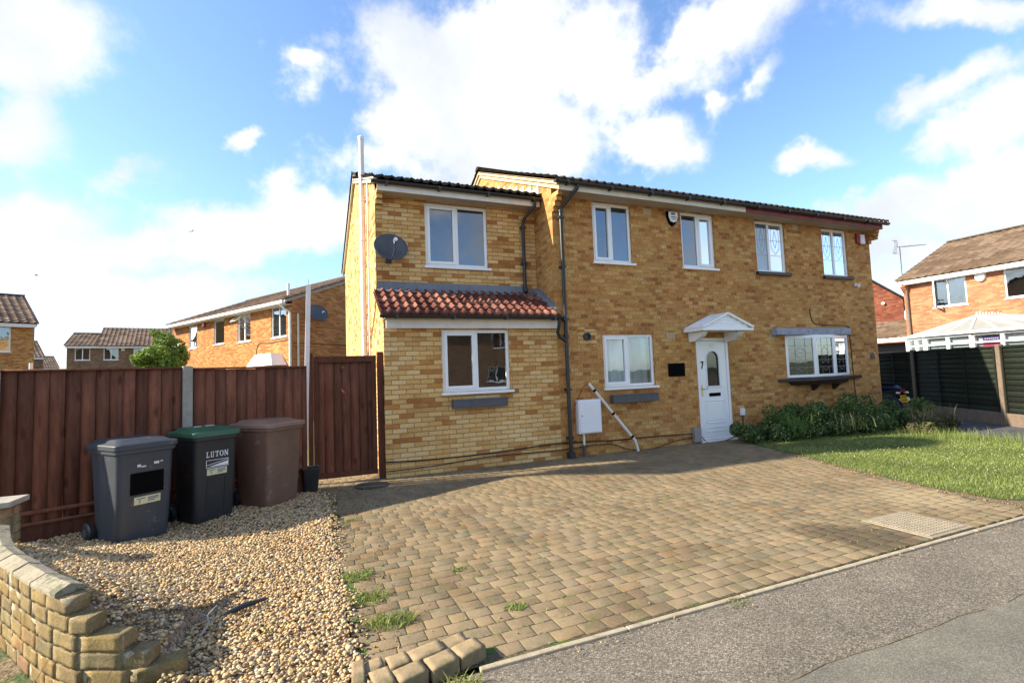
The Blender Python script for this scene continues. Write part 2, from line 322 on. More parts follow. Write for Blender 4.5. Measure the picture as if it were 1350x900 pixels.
M['gravel_base']=ground_mat('gravel_bed',[(0,(.10,.07,.045)),(.5,(.26,.19,.12)),(1,(.42,.34,.24))],70,2,.008)
M['joint']=ground_mat('sandy_joints',[(0,(.04,.032,.02)),(.5,(.085,.066,.038)),(1,(.16,.125,.075))],120,3,.003,patch=((.07,.11,.022),.52,3.5))
M['far_ground']=ground_mat('far_ground',[(0,(.06,.08,.03)),(1,(.12,.12,.06))],8,.2,.01)

# ------------------------------------------------------------------ camera
CAM=dict(loc=(-4.125627,-7.780646,1.508622),f=648.7329)
r_=Vector((.92315,-.38264,-.03722));u_=Vector((.00909,-.07506,.99714));f_=Vector((.38434,.92084,.06581))
cd=D.cameras.new('camera');cam=D.objects.new('camera',cd);COL.objects.link(cam);scn.camera=cam
mw=Matrix(((r_.x,u_.x,-f_.x,CAM['loc'][0]),(r_.y,u_.y,-f_.y,CAM['loc'][1]),(r_.z,u_.z,-f_.z,CAM['loc'][2]),(0,0,0,1)))
cam.matrix_world=mw;cd.sensor_width=36;cd.lens=36*CAM['f']/1350;cd.clip_start=.05;cd.clip_end=3000
scn.render.resolution_x=1024;scn.render.resolution_y=682

# ------------------------------------------------------------------ light
SA,SB=1.62,.328                      # ground run of a shadow per metre of height, to the right and towards the road
sun_dir=Vector((-SA,SB,1)).normalized()
sl=D.lights.new('sun','SUN');sl.energy=5.0;sl.angle=R(.55);sl.color=(1,.89,.70);so=D.objects.new('sun',sl);COL.objects.link(so)
so.rotation_euler=(-sun_dir).to_track_quat('-Z','Y').to_euler()
elev=math.asin(sun_dir.z);az=math.atan2(sun_dir.x,sun_dir.y)
w=D.worlds.new('World');scn.world=w;w.use_nodes=True;t=w.node_tree;bg=t.nodes['Background'];bg.inputs[1].default_value=.13
sky=N(t,'ShaderNodeTexSky',sky_type='NISHITA');sky.sun_disc=False;sky.sun_elevation=elev;sky.sun_rotation=az;sky.air_density=1.0;sky.dust_density=.6;sky.ozone_density=2.5
tc=N(t,'ShaderNodeTexCoord').outputs['Generated']
def vdot(vec):
    n=N(t,'ShaderNodeVectorMath',operation='DOT_PRODUCT');L(t,tc,n.inputs[0]);n.inputs[1].default_value=vec;return n.outputs['Value']
def ma(op,a,b=None,c=None,clamp=False):
    n=N(t,'ShaderNodeMath',operation=op,use_clamp=clamp)
    for i,v in enumerate((a,b,c)):
        if v is None: continue
        if isinstance(v,(int,float)): n.inputs[i].default_value=v
        else: L(t,v,n.inputs[i])
    return n.outputs[0]
# a fixed map of the sky: compass frame heading 22.65 degrees east of the street's depth axis
df=ma('MAXIMUM',vdot(f_),.05);U=ma('DIVIDE',vdot(r_),df);V=ma('DIVIDE',vdot(u_),df)
front=ma('MULTIPLY',ma('SUBTRACT',vdot(f_),.12),8,clamp=True)
cx=N(t,'ShaderNodeCombineXYZ');L(t,U,cx.inputs[0]);L(t,V,cx.inputs[1])
wn=N(t,'ShaderNodeTexNoise');wn.inputs['Scale'].default_value=4.5;wn.inputs['Detail'].default_value=5;wn.inputs['Roughness'].default_value=.6;L(t,tc,wn.inputs['Vector'])
ws=N(t,'ShaderNodeVectorMath',operation='SUBTRACT');L(t,wn.outputs['Color'],ws.inputs[0]);ws.inputs[1].default_value=(.5,.5,.5)
wsc=N(t,'ShaderNodeVectorMath',operation='SCALE');L(t,ws.outputs[0],wsc.inputs[0]);wsc.inputs['Scale'].default_value=.24
wa=N(t,'ShaderNodeVectorMath',operation='ADD');L(t,cx.outputs[0],wa.inputs[0]);L(t,wsc.outputs[0],wa.inputs[1])
blobs=[(640,70,190,95,0,1),(560,150,95,70,20,1),(700,175,110,55,10,.9),(910,70,130,45,-28,.85),(985,20,90,28,-20,.8),(848,188,62,42,10,1),(905,200,28,14,-30,.8),
 (40,40,120,75,0,1),(20,160,70,60,0,.75),(230,310,250,48,-8,1),(40,285,110,46,0,.9),(150,395,200,36,0,.75),(400,290,90,45,0,1),(150,225,70,22,0,.55),(380,238,50,22,0,.5),(410,80,26,13,0,.8),(312,188,26,11,0,.7),
 (1290,180,80,40,-22,1),(1320,240,95,36,-15,1),(1190,285,90,34,-8,1),(1085,212,46,20,0,.85),(1250,112,110,26,-18,.7),(1290,12,80,24,0,.85),(1200,345,80,30,0,.8),(940,128,18,12,0,.6),(1000,105,40,14,-25,.5),
 (20,455,200,34,0,.6),(1330,150,60,40,0,.9),(600,215,200,30,0,.7),(1150,8,60,22,0,.3),(820,60,120,60,0,.35)]
acc=None
for (px,py,a,b_,ang,st) in blobs:
    u0,v0=(px-675)/CAM['f'],(450-py)/CAM['f'];a/=CAM['f'];b_/=CAM['f']
    mp=N(t,'ShaderNodeMapping',vector_type='TEXTURE');mp.inputs['Location'].default_value=(u0,v0,0);mp.inputs['Rotation'].default_value=(0,0,R(-ang));mp.inputs['Scale'].default_value=(a,b_,1)
    L(t,wa.outputs[0],mp.inputs[0]);ln=N(t,'ShaderNodeVectorMath',operation='LENGTH')
    fl=N(t,'ShaderNodeVectorMath',operation='MULTIPLY');L(t,mp.outputs[0],fl.inputs[0]);fl.inputs[1].default_value=(1,1,0);L(t,fl.outputs[0],ln.inputs[0])
    g=ma('MULTIPLY',ma('SUBTRACT',1.55,ln.outputs['Value']),st)
    acc=g if acc is None else ma('SMOOTH_MAX',acc,g,.35)
fb=N(t,'ShaderNodeTexNoise');fb.inputs['Scale'].default_value=9;fb.inputs['Detail'].default_value=9;fb.inputs['Roughness'].default_value=.62;L(t,tc,fb.inputs['Vector'])
fb2=N(t,'ShaderNodeTexNoise');fb2.inputs['Scale'].default_value=2.4;fb2.inputs['Detail'].default_value=7;fb2.inputs['Roughness'].default_value=.6;L(t,tc,fb2.inputs['Vector'])
dens_f=ma('ADD',acc,ma('MULTIPLY',ma('SUBTRACT',fb.outputs['Fac'],.5),2.3))
dens_b=ma('MULTIPLY',ma('SUBTRACT',fb2.outputs['Fac'],.46),6)
dm=N(t,'ShaderNodeMix',data_type='FLOAT');L(t,front,dm.inputs[0]);L(t,dens_b,dm.inputs[2]);L(t,dens_f,dm.inputs[3])
mr=N(t,'ShaderNodeMapRange',interpolation_type='SMOOTHSTEP');L(t,dm.outputs[0],mr.inputs[0]);mr.inputs[1].default_value=.18;mr.inputs[2].default_value=.95
# cloud brightness: thick parts a little greyer beneath
sh=N(t,'ShaderNodeTexNoise');sh.inputs['Scale'].default_value=3.6;sh.inputs['Detail'].default_value=6;L(t,tc,sh.inputs['Vector'])
cr=ramp(t,[(.36,(.72,.77,.84)),(.50,(.90,.93,.97)),(.62,(1.10,1.09,1.07))]);L(t,sh.outputs['Fac'],cr.inputs[0])
CLOUD=3.75
cs=N(t,'ShaderNodeVectorMath',operation='SCALE');L(t,cr.outputs[0],cs.inputs[0]);cs.inputs['Scale'].default_value=CLOUD
wm=N(t,'ShaderNodeMix',data_type='RGBA');L(t,mr.outputs[0],wm.inputs[0]);
skg=N(t,'ShaderNodeVectorMath',operation='MULTIPLY');L(t,sky.outputs[0],skg.inputs[0]);skg.inputs[1].default_value=(.92,.99,1.08)
L(t,skg.outputs[0],wm.inputs[6]);L(t,cs.outputs[0],wm.inputs[7]);L(t,wm.outputs[2],bg.inputs[0])
scn.view_settings.view_transform='Standard';scn.view_settings.look='None';scn.view_settings.gamma=1;scn.view_settings.use_curve_mapping=False
scn.view_settings.exposure=1.28
scn.cycles.use_denoising=True;scn.cycles.max_bounces=8

# ------------------------------------------------------------------ building pieces
def wall_holes(mb,P,U_,N_,W,z0,z1,holes,rev=.09):
    """a wall skin with openings and their reveals. P corner, U_ along, N_ outwards"""
    P=Vector(P);U_=Vector(U_);N_=Vector(N_)
    us=sorted({0,W,*[h[0] for h in holes],*[h[1] for h in holes]});zs=sorted({z0,z1,*[h[2] for h in holes],*[h[3] for h in holes]})
    p=lambda u,z,d=0:tuple(P+U_*u+Vector((0,0,z))-N_*d)
    for i in range(len(us)-1):
        for j in range(len(zs)-1):
            cu,cz=(us[i]+us[i+1])/2,(zs[j]+zs[j+1])/2
            if any(h[0]<cu<h[1] and h[2]<cz<h[3] for h in holes): continue
            mb.quad(p(us[i],zs[j]),p(us[i+1],zs[j]),p(us[i+1],zs[j+1]),p(us[i],zs[j+1]))
    for (a,b,c,d) in holes:
        mb.quad(p(a,c),p(a,c,rev),p(a,d,rev),p(a,d));mb.quad(p(b,c),p(b,d),p(b,d,rev),p(b,c,rev))
        mb.quad(p(a,d),p(a,d,rev),p(b,d,rev),p(b,d));mb.quad(p(a,c),p(b,c),p(b,c,rev),p(a,c,rev))
def roof_slope(name,P,U_,S_,W,Ls,mat,parent,wave=.165,amp=.016,course=.31,step=.022,res=8):
    """interlocking tiles: waves along the eave, a step at every course. S_ runs up the slope"""
    P=Vector(P);U_=Vector(U_).normalized();S_=Vector(S_).normalized();Nn=U_.cross(S_).normalized()
    if Nn.z<0:Nn=-Nn
    nu=max(2,int(W/wave*res));nc=int(math.ceil(Ls/course));us=np.linspace(0,W,nu+1)
    ph=(us/wave)%1.0; prof=amp*(np.cos(2*np.pi*ph)+.35*np.cos(4*np.pi*ph))
    rows=[];hs=[]
    for c in range(nc):
        s0=c*course;s1=min((c+1)*course,Ls)
        rows+= [s0,s1];hs+=[step,0.0]
    rows=[-.001]+rows;hs=[-.018]+hs
    V=[];T=[]
    P_=np.array(P);u3=np.array(U_);s3=np.array(S_);n3=np.array(Nn)
    tint=rng.random((nc+1,int(W/(wave*2))+3));
    for ri,(sv,hh) in enumerate(zip(rows,hs)):
        c=max(0,min(nc-1,(ri-1)//2))
        jit=(tint[c,(us/(wave*2)).astype(int)]-.5)*.006
        pts=P_+us[:,None]*u3+sv*s3+((prof+hh+jit)*1.0)[:,None]*n3
        V.append(pts);cc=tint[c,(us/(wave*2)).astype(int)];T.append(np.stack([cc,cc,cc,np.ones_like(cc)],1))
    V=np.concatenate(V);T=np.concatenate(T);n=nu+1;F=[]
    idx=np.arange(nu)
    for ri in range(len(rows)-1):
        a=ri*n+idx;F.append(np.stack([a,a+1,a+1+n,a+n],1))
    F=np.concatenate(F)
    # underside sheet so the slope has thickness
    b0=len(V);th=-.05
    under=np.array([P_+th*n3,P_+W*u3+th*n3,P_+W*u3+Ls*s3+th*n3,P_+Ls*s3+th*n3]);V=np.concatenate([V,under]);T=np.concatenate([T,np.tile([[.3,.3,.3,1]],(4,1))])
    F=np.concatenate([F,[[b0,b0+3,b0+2,b0+1]]])
    o=fast_mesh(name,V,F,mat,T,parent);o.data.shade_smooth()
    try:o.data.set_sharp_from_angle(angle=R(35))
    except Exception:pass
    return o
def window(parent,P,U_,N_,W,H,lights,opening=(),glassm=None,sill='upvc',fw=.055,lead=None,open_=None,net=None,sillout=.05,depth=.06,small=False):
    """P lower-left corner on the wall face seen from outside; lights = widths fractions; opening = indices with a sash"""
    P=Vector(P);U_=Vector(U_).normalized();N_=Vector(N_).normalized();Z=Vector((0,0,1))
    Mx=Matrix((( U_.x,-N_.x,0,P.x),(U_.y,-N_.y,0,P.y),(0,0,1,P.z),(0,0,0,1)))   # local x along, y inwards, z up
    gm=M[glassm or 'glass']; y0=.035;y1=y0+depth
    f=MB();f.M=Mx
    f.box(0,fw,y0,y1,0,H).box(W-fw,W,y0,y1,0,H).box(fw,W-fw,y0,y1,0,fw).box(fw,W-fw,y0,y1,H-fw,H)
    xs=[0];tot=sum(lights)
    for l in lights: xs.append(xs[-1]+W*l/tot)
    for x in xs[1:-1]: f.box(x-.03,x+.03,y0+.002,y1-.002,fw,H-fw)
    wo=f.build('window',M['upvc'],parent,bevel=0 if small else .006)
    for i in range(len(lights)):
        a=(fw if i==0 else xs[i]+.03);b=(W-fw if i==len(lights)-1 else xs[i+1]-.03)
        if i in opening:
            s=MB();s.M=Mx;q=.042
            s.box(a-.008,a+q,y0-.012,y0+.03,fw-.008,H-fw+.008).box(b-q,b+.008,y0-.012,y0+.03,fw-.008,H-fw+.008).box(a+q,b-q,y0-.012,y0+.03,fw-.008,fw+q).box(a+q,b-q,y0-.012,y0+.03,H-fw-q,H-fw+.008)
            s.build('sash',M['upvc'],wo,bevel=0 if small else .005); a2,b2,c2,d2=a+q,b-q,fw+q,H-fw-q
        else: a2,b2,c2,d2=a,b,fw,H-fw
        g=MB();g.M=Mx;g.quad((a2,y0+.024,c2),(b2,y0+.024,c2),(b2,y0+.024,d2),(a2,y0+.024,d2));g.build('pane',gm,wo)
        if lead:
            l=MB();l.M=Mx;yy=y0+.019;w2=.0035
            def seg(x0,z0,x1,z1):
                d=Vector((x1-x0,0,z1-z0)).normalized();n=Vector((-d.z,0,d.x))*w2
                A=Vector((x0,yy,z0));B=Vector((x1,yy,z1));l.quad(A-n,B-n,B+n,A+n)
            w_,h_=b2-a2,d2-c2;cx_=(a2+b2)/2
            if lead=='bedroom':
                for k in (.33,.66): seg(a2,c2+h_*k,b2,c2+h_*k)
                r0=w_*.32
                for s_ in (-1,1):
                    seg(cx_,d2-h_*.02,cx_+s_*r0,d2-h_*.12);seg(cx_+s_*r0,d2-h_*.12,cx_+s_*r0,c2+h_*.50);seg(cx_+s_*r0,c2+h_*.50,cx_,c2+h_*.36);seg(cx_,d2-h_*.12,cx_+s_*r0*.5,c2+h_*.66);seg(cx_+s_*r0*.5,c2+h_*.66,cx_,c2+h_*.5)
            else:
                for k in (.2,.4,.6,.8): seg(a2,c2+h_*k,b2,c2+h_*k)
                for k in (.3,.7): seg(a2+w_*k,c2,a2+w_*k,d2)
                for zc in (.25,.6):
                    for s_ in (-1,1):
                        seg(cx_,c2+h_*(zc+.16),cx_+s_*w_*.2,c2+h_*(zc+.04));seg(cx_+s_*w_*.2,c2+h_*(zc+.04),cx_+s_*w_*.2,c2+h_*(zc-.04));seg(cx_+s_*w_*.2,c2+h_*(zc-.04),cx_,c2+h_*(zc-.16))
            l.build('leaded_glazing',M['lead'],wo,fix=False)
    if sill:
        s=MB();s.M=Mx
        if sill=='upvc': s.box(-.03,W+.05,-sillout,y0+.01,-.045,-.002)
        else: s.box(-.06,W+.08,-sillout-.02,y0+.01,-.07,-.002)
        s.build('sill',M['upvc' if sill=='upvc' else 'sill_dark'],wo,bevel=.004)
    if net:
        m_,a,b,c,d=net
        V=[];F=[];n=60
        for k in range(n+1):
            x=a+(b-a)*k/n;yy=y1+.075+.036*math.sin(k*1.05)+.016*math.sin(k*.43)
            V+=[(x,yy,c),(x+.01*math.sin(k),yy+.01,(c+d)/2),(x,yy,d)]
        for k in range(n): F+=[(3*k,3*k+3,3*k+4,3*k+1),(3*k+1,3*k+4,3*k+5,3*k+2)]
        cu=MB();cu.M=Mx;cu.add(V,F);cu.build('curtain',M[m_],wo,smooth=True)
    return wo
def gutter(parent,name,x0,x1,y,z,r=.055):
    g=MB();prof=[];n=8
    for k in range(n+1):
        a=math.pi+math.pi*k/n;prof.append((y+r*math.cos(a),z+r*math.sin(a)))
    for k in range(n,-1,-1):
        a=math.pi+math.pi*k/n;prof.append((y+(r-.006)*math.cos(a),z+(r-.006)*math.sin(a)))
    V=[(x,p[0],p[1]) for x in (x0,x1) for p in prof];m=len(prof)
    g.add(V,[(i,(i+1)%m,m+(i+1)%m,m+i) for i in range(m)])
    for x in (x0,x1): g.add([(x,p[0],p[1]) for p in prof[:n+1]],[tuple(range(n+1))])
    o=g.build(name,M['black_plastic'],parent,smooth=True)
    k=x0+.25
    while k<x1-.1: b=MB();b.box(k-.02,k+.02,y-r-.008,y+r+.02,z-r-.012,z-.0);b.build('bracket',M['black_plastic'],o,bevel=.004);k+=.9
    return o

# ------------------------------------------------------------------ the left house with its side extension
XP=4.42; XR=8.95; YB=7.5; EZ=4.86
left=thing('semi_detached_house','yellow brick house with white front door number 7, side extension and lean-to tiled roof','house')
right=thing('semi_detached_house','right half of the brick pair, with leaded windows and peeling maroon fascia','house')
T_=.437
RZ=5.02
def zr(y): return RZ+T_*(min(y,YB-y)+.0)        # underside of roof line at wall plane
wm_=MB()
wall_holes(wm_,(0,0,0),(1,0,0),(0,-1,0),XP,-.1,EZ,[(.85,1.72,3.55,4.70),(2.96,3.84,3.55,4.70),(.95,2.11,1.19,2.18),(3.16,4.03,.03,2.10)])
wm_.poly((0,0,-.1),(0,YB,-.1),(0,YB,RZ),(0,YB/2,zr(YB/2)),(0,0,RZ))
wm_.quad((0,YB,-.1),(XP,YB,-.1),(XP,YB,EZ),(0,YB,EZ))
for k,(z,o_) in enumerate(((4.42,.06),(4.50,.12),(4.58,.19),(4.66,.26))): # corbelled kneeler under the eave
    wm_.box(.002,.11,-o_,.0-.001*k,z,z+.078)
wm_.build('wall',M['brick_main'],left,fix=False)
vg=MB()
for (dx0,dx1,dz0,dz1) in ((-.035,.0,-.16,-.075),(-.075,.0,-.075,.002)):
    for s in (1,-1):
        ya,yb=(-.36,YB/2) if s==1 else (YB+.36,YB/2)
        za,zb=RZ+T_*(-.36),zr(YB/2)
        vg=MB();vg.hexa([(dx0,ya,za+dz0),(dx1-.001,ya,za+dz0),(dx1-.001,ya,za+dz1),(dx0,ya,za+dz1)],[(dx0,yb,zb+dz0),(dx1-.001,yb,zb+dz0),(dx1-.001,yb,zb+dz1),(dx0,yb,zb+dz1)]);vg.build('verge',M['mortar_verge'],left,bevel=.006)
# main roof, one slope set per half
ey=-.42;ez=RZ+.03+T_*ey
def main_roof(par,x0,x1,mat):
    Wd=x1-x0;sl_=math.hypot(YB/2-ey,T_*(YB/2-ey))
    roof_slope('roof',(x0,ey,ez+.02),(1,0,0),(0,1,T_),Wd,sl_,mat,par)
    o=roof_slope('roof',(x1,YB-ey,ez+.02),(-1,0,0),(0,-1,T_),Wd,sl_,mat,par)
    rd=MB();n=int(Wd/.45);zt=ez+T_*(YB/2-ey)+.03
    for k in range(n):
        a=x0+Wd*k/n;b=x0+Wd*(k+1)/n+.02;pr=[(YB/2+.12*math.cos(q),zt-.02+.085*math.sin(q)) for q in [math.pi*j/8 for j in range(9)]]
        rd.prism(pr,'x',a,min(b,x1))
    rd.build('ridge_tiles',mat,par,smooth=True)
main_roof(left,-.11,XP-.003,M['tile_dark']);main_roof(right,XP,XR+.13,M['tile_dark'])
fs=MB();fs.box(.0,XP-.01,-.345,-.325,EZ-.15,EZ+.005);fs.build('fascia',M['paint_cream'],left,bevel=.003)
sf=MB();sf.box(.0,XP-.01,-.324,-.003,EZ-.145,EZ-.135);sf.build('soffit',M['soffit'],left)
gutter(left,'gutter',-.13,XP-.005,-.405,EZ-.01)
# main downpipe
dp=MB();dp.tube([(.33,-.405,4.80),(.31,-.40,4.74),(.18,-.12,4.52),(.14,-.075,4.45),(.14,-.075,2.2),(.14,-.075,.10)],.034,14);
for z in (4.3,3.4,2.45,1.2,.35): dp.box(.09,.19,-.115,-.002,z-.02,z+.02)
dp.lathe([(.044,0),(.044,.07)],14,(.14,-.075,4.40));dp.lathe([(.044,0),(.044,.07)],14,(.14,-.075,2.12));dp.box(.085,.195,-.13,-.02,-.02,.10)
dp.build('downpipe',M['black_plastic'],left,smooth=True)
# windows of the main part
window(left,(.85,0,3.55),(1,0,0),(0,-1,0),.87,1.15,[1,1.05],opening=(0,),net=('curtain',.45,.66,.05,1.1))
window(left,(2.96,0,3.55),(1,0,0),(0,-1,0),.88,1.15,[1.05,1],opening=(1,))
window(left,(.95,0,1.19),(1,0,0),(0,-1,0),1.16,.99,[1,1.05],opening=(0,),glassm='glass_low',net=('net',.05,1.1,.02,.95))
# air bricks
def airbrick(par,x,z,w_=.20,h_=.12):
    v=MB();v.box(x,x+w_,-.012,.01,z,z+.02).box(x,x+w_,-.012,.01,z+h_-.02,z+h_).box(x,x+.02,-.012,.01,z+.02,z+h_-.02).box(x+w_-.02,x+w_,-.012,.01,z+.02,z+h_-.02)
    v.box(x+.02,x+w_-.02,-.003,.01,z+.02,z+h_-.02)
    for k in range(4): v.box(x+.02,x+w_-.02,-.009,-.003,z+.026+k*.021,z+.034+k*.021)
    v.build('air_vent',M['vent'],par)
airbrick(left,2.02,4.56);airbrick(left,2.43,2.09)
airbrick(right,6.22,4.58,.17);airbrick(right,5.24,2.04,.17)
# boiler flue: a black opening in a paler square of brick
fl=MB();fl.box(.42,.82,-.006,.0,2.0,2.27);fl.build('flue_surround',M['brick_ext'],left)
fl=MB();fl.lathe([(.075,-.02),(.075,-.05),(.052,-.052),(.05,.0)],24,(.60,0,2.14),'y');fo=fl.build('flue',M['black_plastic'],left,smooth=True)
# rooms behind the glass
EL_=-3.03;rm=MB();rm.quad((.02,2.6,0),(XP,2.6,0),(XP,2.6,4.8),(.02,2.6,4.8));rm.quad((0.02,0.12,2.6),(XP,.12,2.6),(XP,2.6,2.6),(0.02,2.6,2.6));rm.quad((2.5,.12,0),(2.5,2.6,0),(2.5,2.6,4.8),(2.5,.12,4.8))
rm.quad((0,.05,4.80),(XP,.05,4.80),(XP,YB-.05,4.80),(0,YB-.05,4.80));rm.quad((EL_+.02,.80,4.78),(-.02,.80,4.78),(-.02,7.8,4.78),(EL_+.02,7.8,4.78));rm.quad((EL_+.02,2.6,0),(-.02,2.6,0),(-.02,2.6,4.78),(EL_+.02,2.6,4.78));rm.quad((XP-.01,.1,0),(XP-.01,YB,0),(XP-.01,YB,4.8),(XP-.01,.1,4.8))
rm.build('room_walls',M['room'],left,fix=False)

# extension
EL=-3.03;EY=.74;ERY=4.1;EB=7.9
we=MB()
wall_holes(we,(EL,0,0),(1,0,0),(0,-1,0),-EL-.002,-.1,2.42,[(.92,2.10,1.25,2.27)])
wall_holes(we,(EL,EY,0),(1,0,0),(0,-1,0),-EL-.002,2.85,4.80,[(.86,2.04,3.48,4.63)])
te=.375
we.poly((EL,0,-.1),(EL,EB,-.1),(EL,EB,4.95),(EL,ERY,4.95+te*(ERY-EY)),(EL,EY,4.95),(EL,EY,2.9),(EL,0,2.42))
we.quad((EL,EB,-.1),(0,EB,-.1),(0,EB,4.8),(EL,EB,4.8))
for k,(z,o_) in enumerate(((4.40,.06),(4.48,.12),(4.56,.19),(4.64,.25))): we.box(EL+.002,EL+.11,EY-o_,EY-.001*k,z,z+.078)
we.build('wall',M['brick_ext'],left,fix=False)
# its roof
eze=4.95+.03+te*(-.36)
sl_=math.hypot(ERY-EY+.36,te*(ERY-EY+.36))
roof_slope('roof',(EL-.09,EY-.36,eze+.02),(1,0,0),(0,1,te),-EL+.085,sl_,M['tile_dark'],left)
roof_slope('roof',(-.005,EB+.36,eze+.02),(-1,0,0),(0,-1,te),-EL+.085,math.hypot(EB-ERY+.36,te*(EB-ERY+.36)),M['tile_dark'],left)
vg=MB()
for (ya,za,yb,zb) in ((EY-.33,4.95-te*.33,ERY,4.95+te*(ERY-EY)),(EB+.33,4.95-te*.33,ERY,4.95+te*(EB-ERY))):
    vg=MB();vg.hexa([(EL-.06,ya,za-.07),(EL-.002,ya,za-.07),(EL-.002,ya,za+.03),(EL-.06,ya,za+.03)],[(EL-.06,yb,zb-.07),(EL-.002,yb,zb-.07),(EL-.002,yb,zb+.03),(EL-.06,yb,zb+.03)]);vg.build('verge',M['paint_cream'],left,bevel=.004)
fs=MB();fs.box(EL-.0,-.02,EY-.30,EY-.28,4.65,4.79);fs.build('fascia',M['paint_white'],left,bevel=.003)
sf=MB();sf.box(EL,-.02,EY-.279,EY-.003,4.655,4.665);sf.build('soffit',M['soffit'],left)
gutter(left,'gutter',EL-.10,-.03,EY-.36,4.79,.05)
dp=MB();dp.tube([(-.14,EY-.36,4.75),(-.15,EY-.34,4.64),(-.26,EY-.09,4.46),(-.28,EY-.06,4.38),(-.28,EY-.06,3.05)],.032,14)
for z in (4.3,3.6):dp.box(-.33,-.23,EY-.10,EY-.002,z-.02,z+.02)
dp.tube([(-.28,EY-.06,3.12),(-.28,EY-.10,3.04)],.04,12);dp.build('downpipe',M['black_plastic'],left,smooth=True)
# lead flashing where the ext roof meets the taller gable
ff=MB();
for k in range(12):
    y=EY-.25+k*.33;z=4.95+te*(y-EY)+.06
    ff.hexa([(-.012,y,z-.01),(-.001,y,z-.01),(-.001,y+.325,z-.01+te*.33),(-.012,y+.325,z-.01+te*.33)],[(-.012,y,z+.17),(-.001,y,z+.17),(-.001,y+.325,z+.17),(-.012,y+.325,z+.17)])
ff.build('flashing',M['lead_light'],left)
# lean-to roof in front
lt=(3.02-2.47)/(EY+.22)
roof_slope('roof',(EL-.06,-.22,2.49),(1,0,0),(0,1,lt),-EL+.05,math.hypot(EY+.21,lt*(EY+.21)),M['tile_pink'],left,wave=.15,amp=.022,course=.235,step=.03,res=12)
ff=MB();ff.box(EL,-.30,EY-.012,EY-.001,2.98,3.17)
ff.hexa([(EL,EY-.012,3.0),(-.01,EY-.012,3.0),(-.01,EY-.012,3.04),(EL,EY-.012,3.04)],[(EL,EY-.13,2.965),(-.01,EY-.13,2.965),(-.01,EY-.13,2.985),(EL,EY-.13,2.985)])
ff.box(-.30,-.005,EY-.012,EY-.001,2.98,3.12)
ff.build('flashing',M['grey_lead'],left,bevel=.003)
ff=MB();ff.hexa([(-.012,EY-.02,2.98),(-.001,EY-.02,2.98),(-.001,.0,2.56),(-.012,.0,2.56)],[(-.012,EY-.02,3.17),(-.001,EY-.02,3.17),(-.001,.0,2.72),(-.012,.0,2.72)])
ff.hexa([(-.10,EY-.02,3.06),(-.012,EY-.02,3.06),(-.012,-.05,2.605),(-.10,-.05,2.605)],[(-.10,EY-.02,3.075),(-.012,EY-.02,3.10),(-.012,-.05,2.64),(-.10,-.05,2.62)])
ff.build('flashing',M['grey_lead'],left)
fs=MB();fs.box(EL+.03,.02,-.075,-.045,2.285,2.425);fs.build('fascia',M['paint_white'],left,bevel=.003)
sf=MB();sf.box(EL+.0,-.002,-.17,.0,2.425,2.435);sf.build('soffit',M['soffit'],left)
gutter(left,'gutter',EL-.08,.02,-.225,2.475,.05)
dp=MB();dp.tube([(-.07,-.225,2.43),(-.07,-.22,2.33),(-.06,-.14,2.20),(.0,-.10,2.13),(.13,-.085,2.06)],.030,14)
dp.build('downpipe',M['black_plastic'],left,smooth=True)
window(left,(-2.11,0,1.25),(1,0,0),(0,-1,0),1.18,1.02,[1,1],opening=(0,),glassm='glass_low')
window(left,(-2.17,EY,3.48),(1,0,0),(0,-1,0),1.18,1.15,[1,1],opening=(0,),glassm='glass')
# tall white soil pipe on the side wall with its brackets and junction
sp=MB();PX,PY=EL-.075,2.05
sp.tube([(PX,PY,.0),(PX,PY,2.9),(PX,PY,6.25)],.052,18)
for z in (2.35,4.2,5.5): sp.lathe([(.060,0),(.062,.05),(.058,.10)],18,(PX,PY,z))
sp.lathe([(.058,0),(.058,.06),(.03,.085)],18,(PX,PY,6.24))
for z in (2.35,2.75,3.7,5.0): sp.box(PX,EL,PY-.05,PY+.05,z,z+.03)
so_=sp.build('soil_pipe',M['pole_white'],left,smooth=True)
ov=MB();ov.tube([(EL-.03,1.55,1.9),(EL-.03,1.55,3.0),(EL-.03,1.52,5.2)],.018,10);ov.build('overflow_pipe',M['pole_white'],left,smooth=True)
# cables on the side wall and along the foot of the walls
def cable(par,pts,r=.006,name='cable'):
    c=MB();P=[Vector(p) for p in pts];Q=[]
    for i in range(len(P)-1):
        a=P[max(i-1,0)];b=P[i];c_=P[i+1];d=P[min(i+2,len(P)-1)]
        for k in range(6):
            s=k/6;Q.append(.5*((2*b)+(-a+c_)*s+(2*a-5*b+4*c_-d)*s*s+(-a+3*b-3*c_+d)*s**3))
    Q.append(P[-1]);c.tube(Q,r,6);return c.build(name,M['cable'],par,smooth=True)
cable(left,[(EL-.012,.60,4.55),(EL-.012,.58,3.3),(EL-.012,.72,2.9),(EL-.012,1.2,2.45),(EL-.012,2.6,1.7),(EL-.012,3.6,1.2)],.007)
cable(left,[(EL,-.012,.24),(-2.4,-.012,.215),(-1.6,-.014,.215),(-.9,-.012,.235),(-.2,-.012,.26),(.4,-.012,.25),(1.2,-.012,.22),(2.0,-.012,.215),(2.6,-.012,.20),(3.06,-.02,.19)],.011)
cable(left,[(EL,-.02,.10),(-2.2,-.02,.115),(-1.5,-.02,.16),(-.8,-.018,.16),(-.1,-.02,.15),(.5,-.03,.17),(1.0,-.03,.16),(1.4,-.05,.03),(1.9,-.06,.0),(2.5,-.04,.10),(2.95,-.03,.12),(3.1,-.03,.15),(3.25,-.06,.0),(3.5,-.09,-.02),(3.9,-.06,.03),(4.2,-.03,.10)],.008)
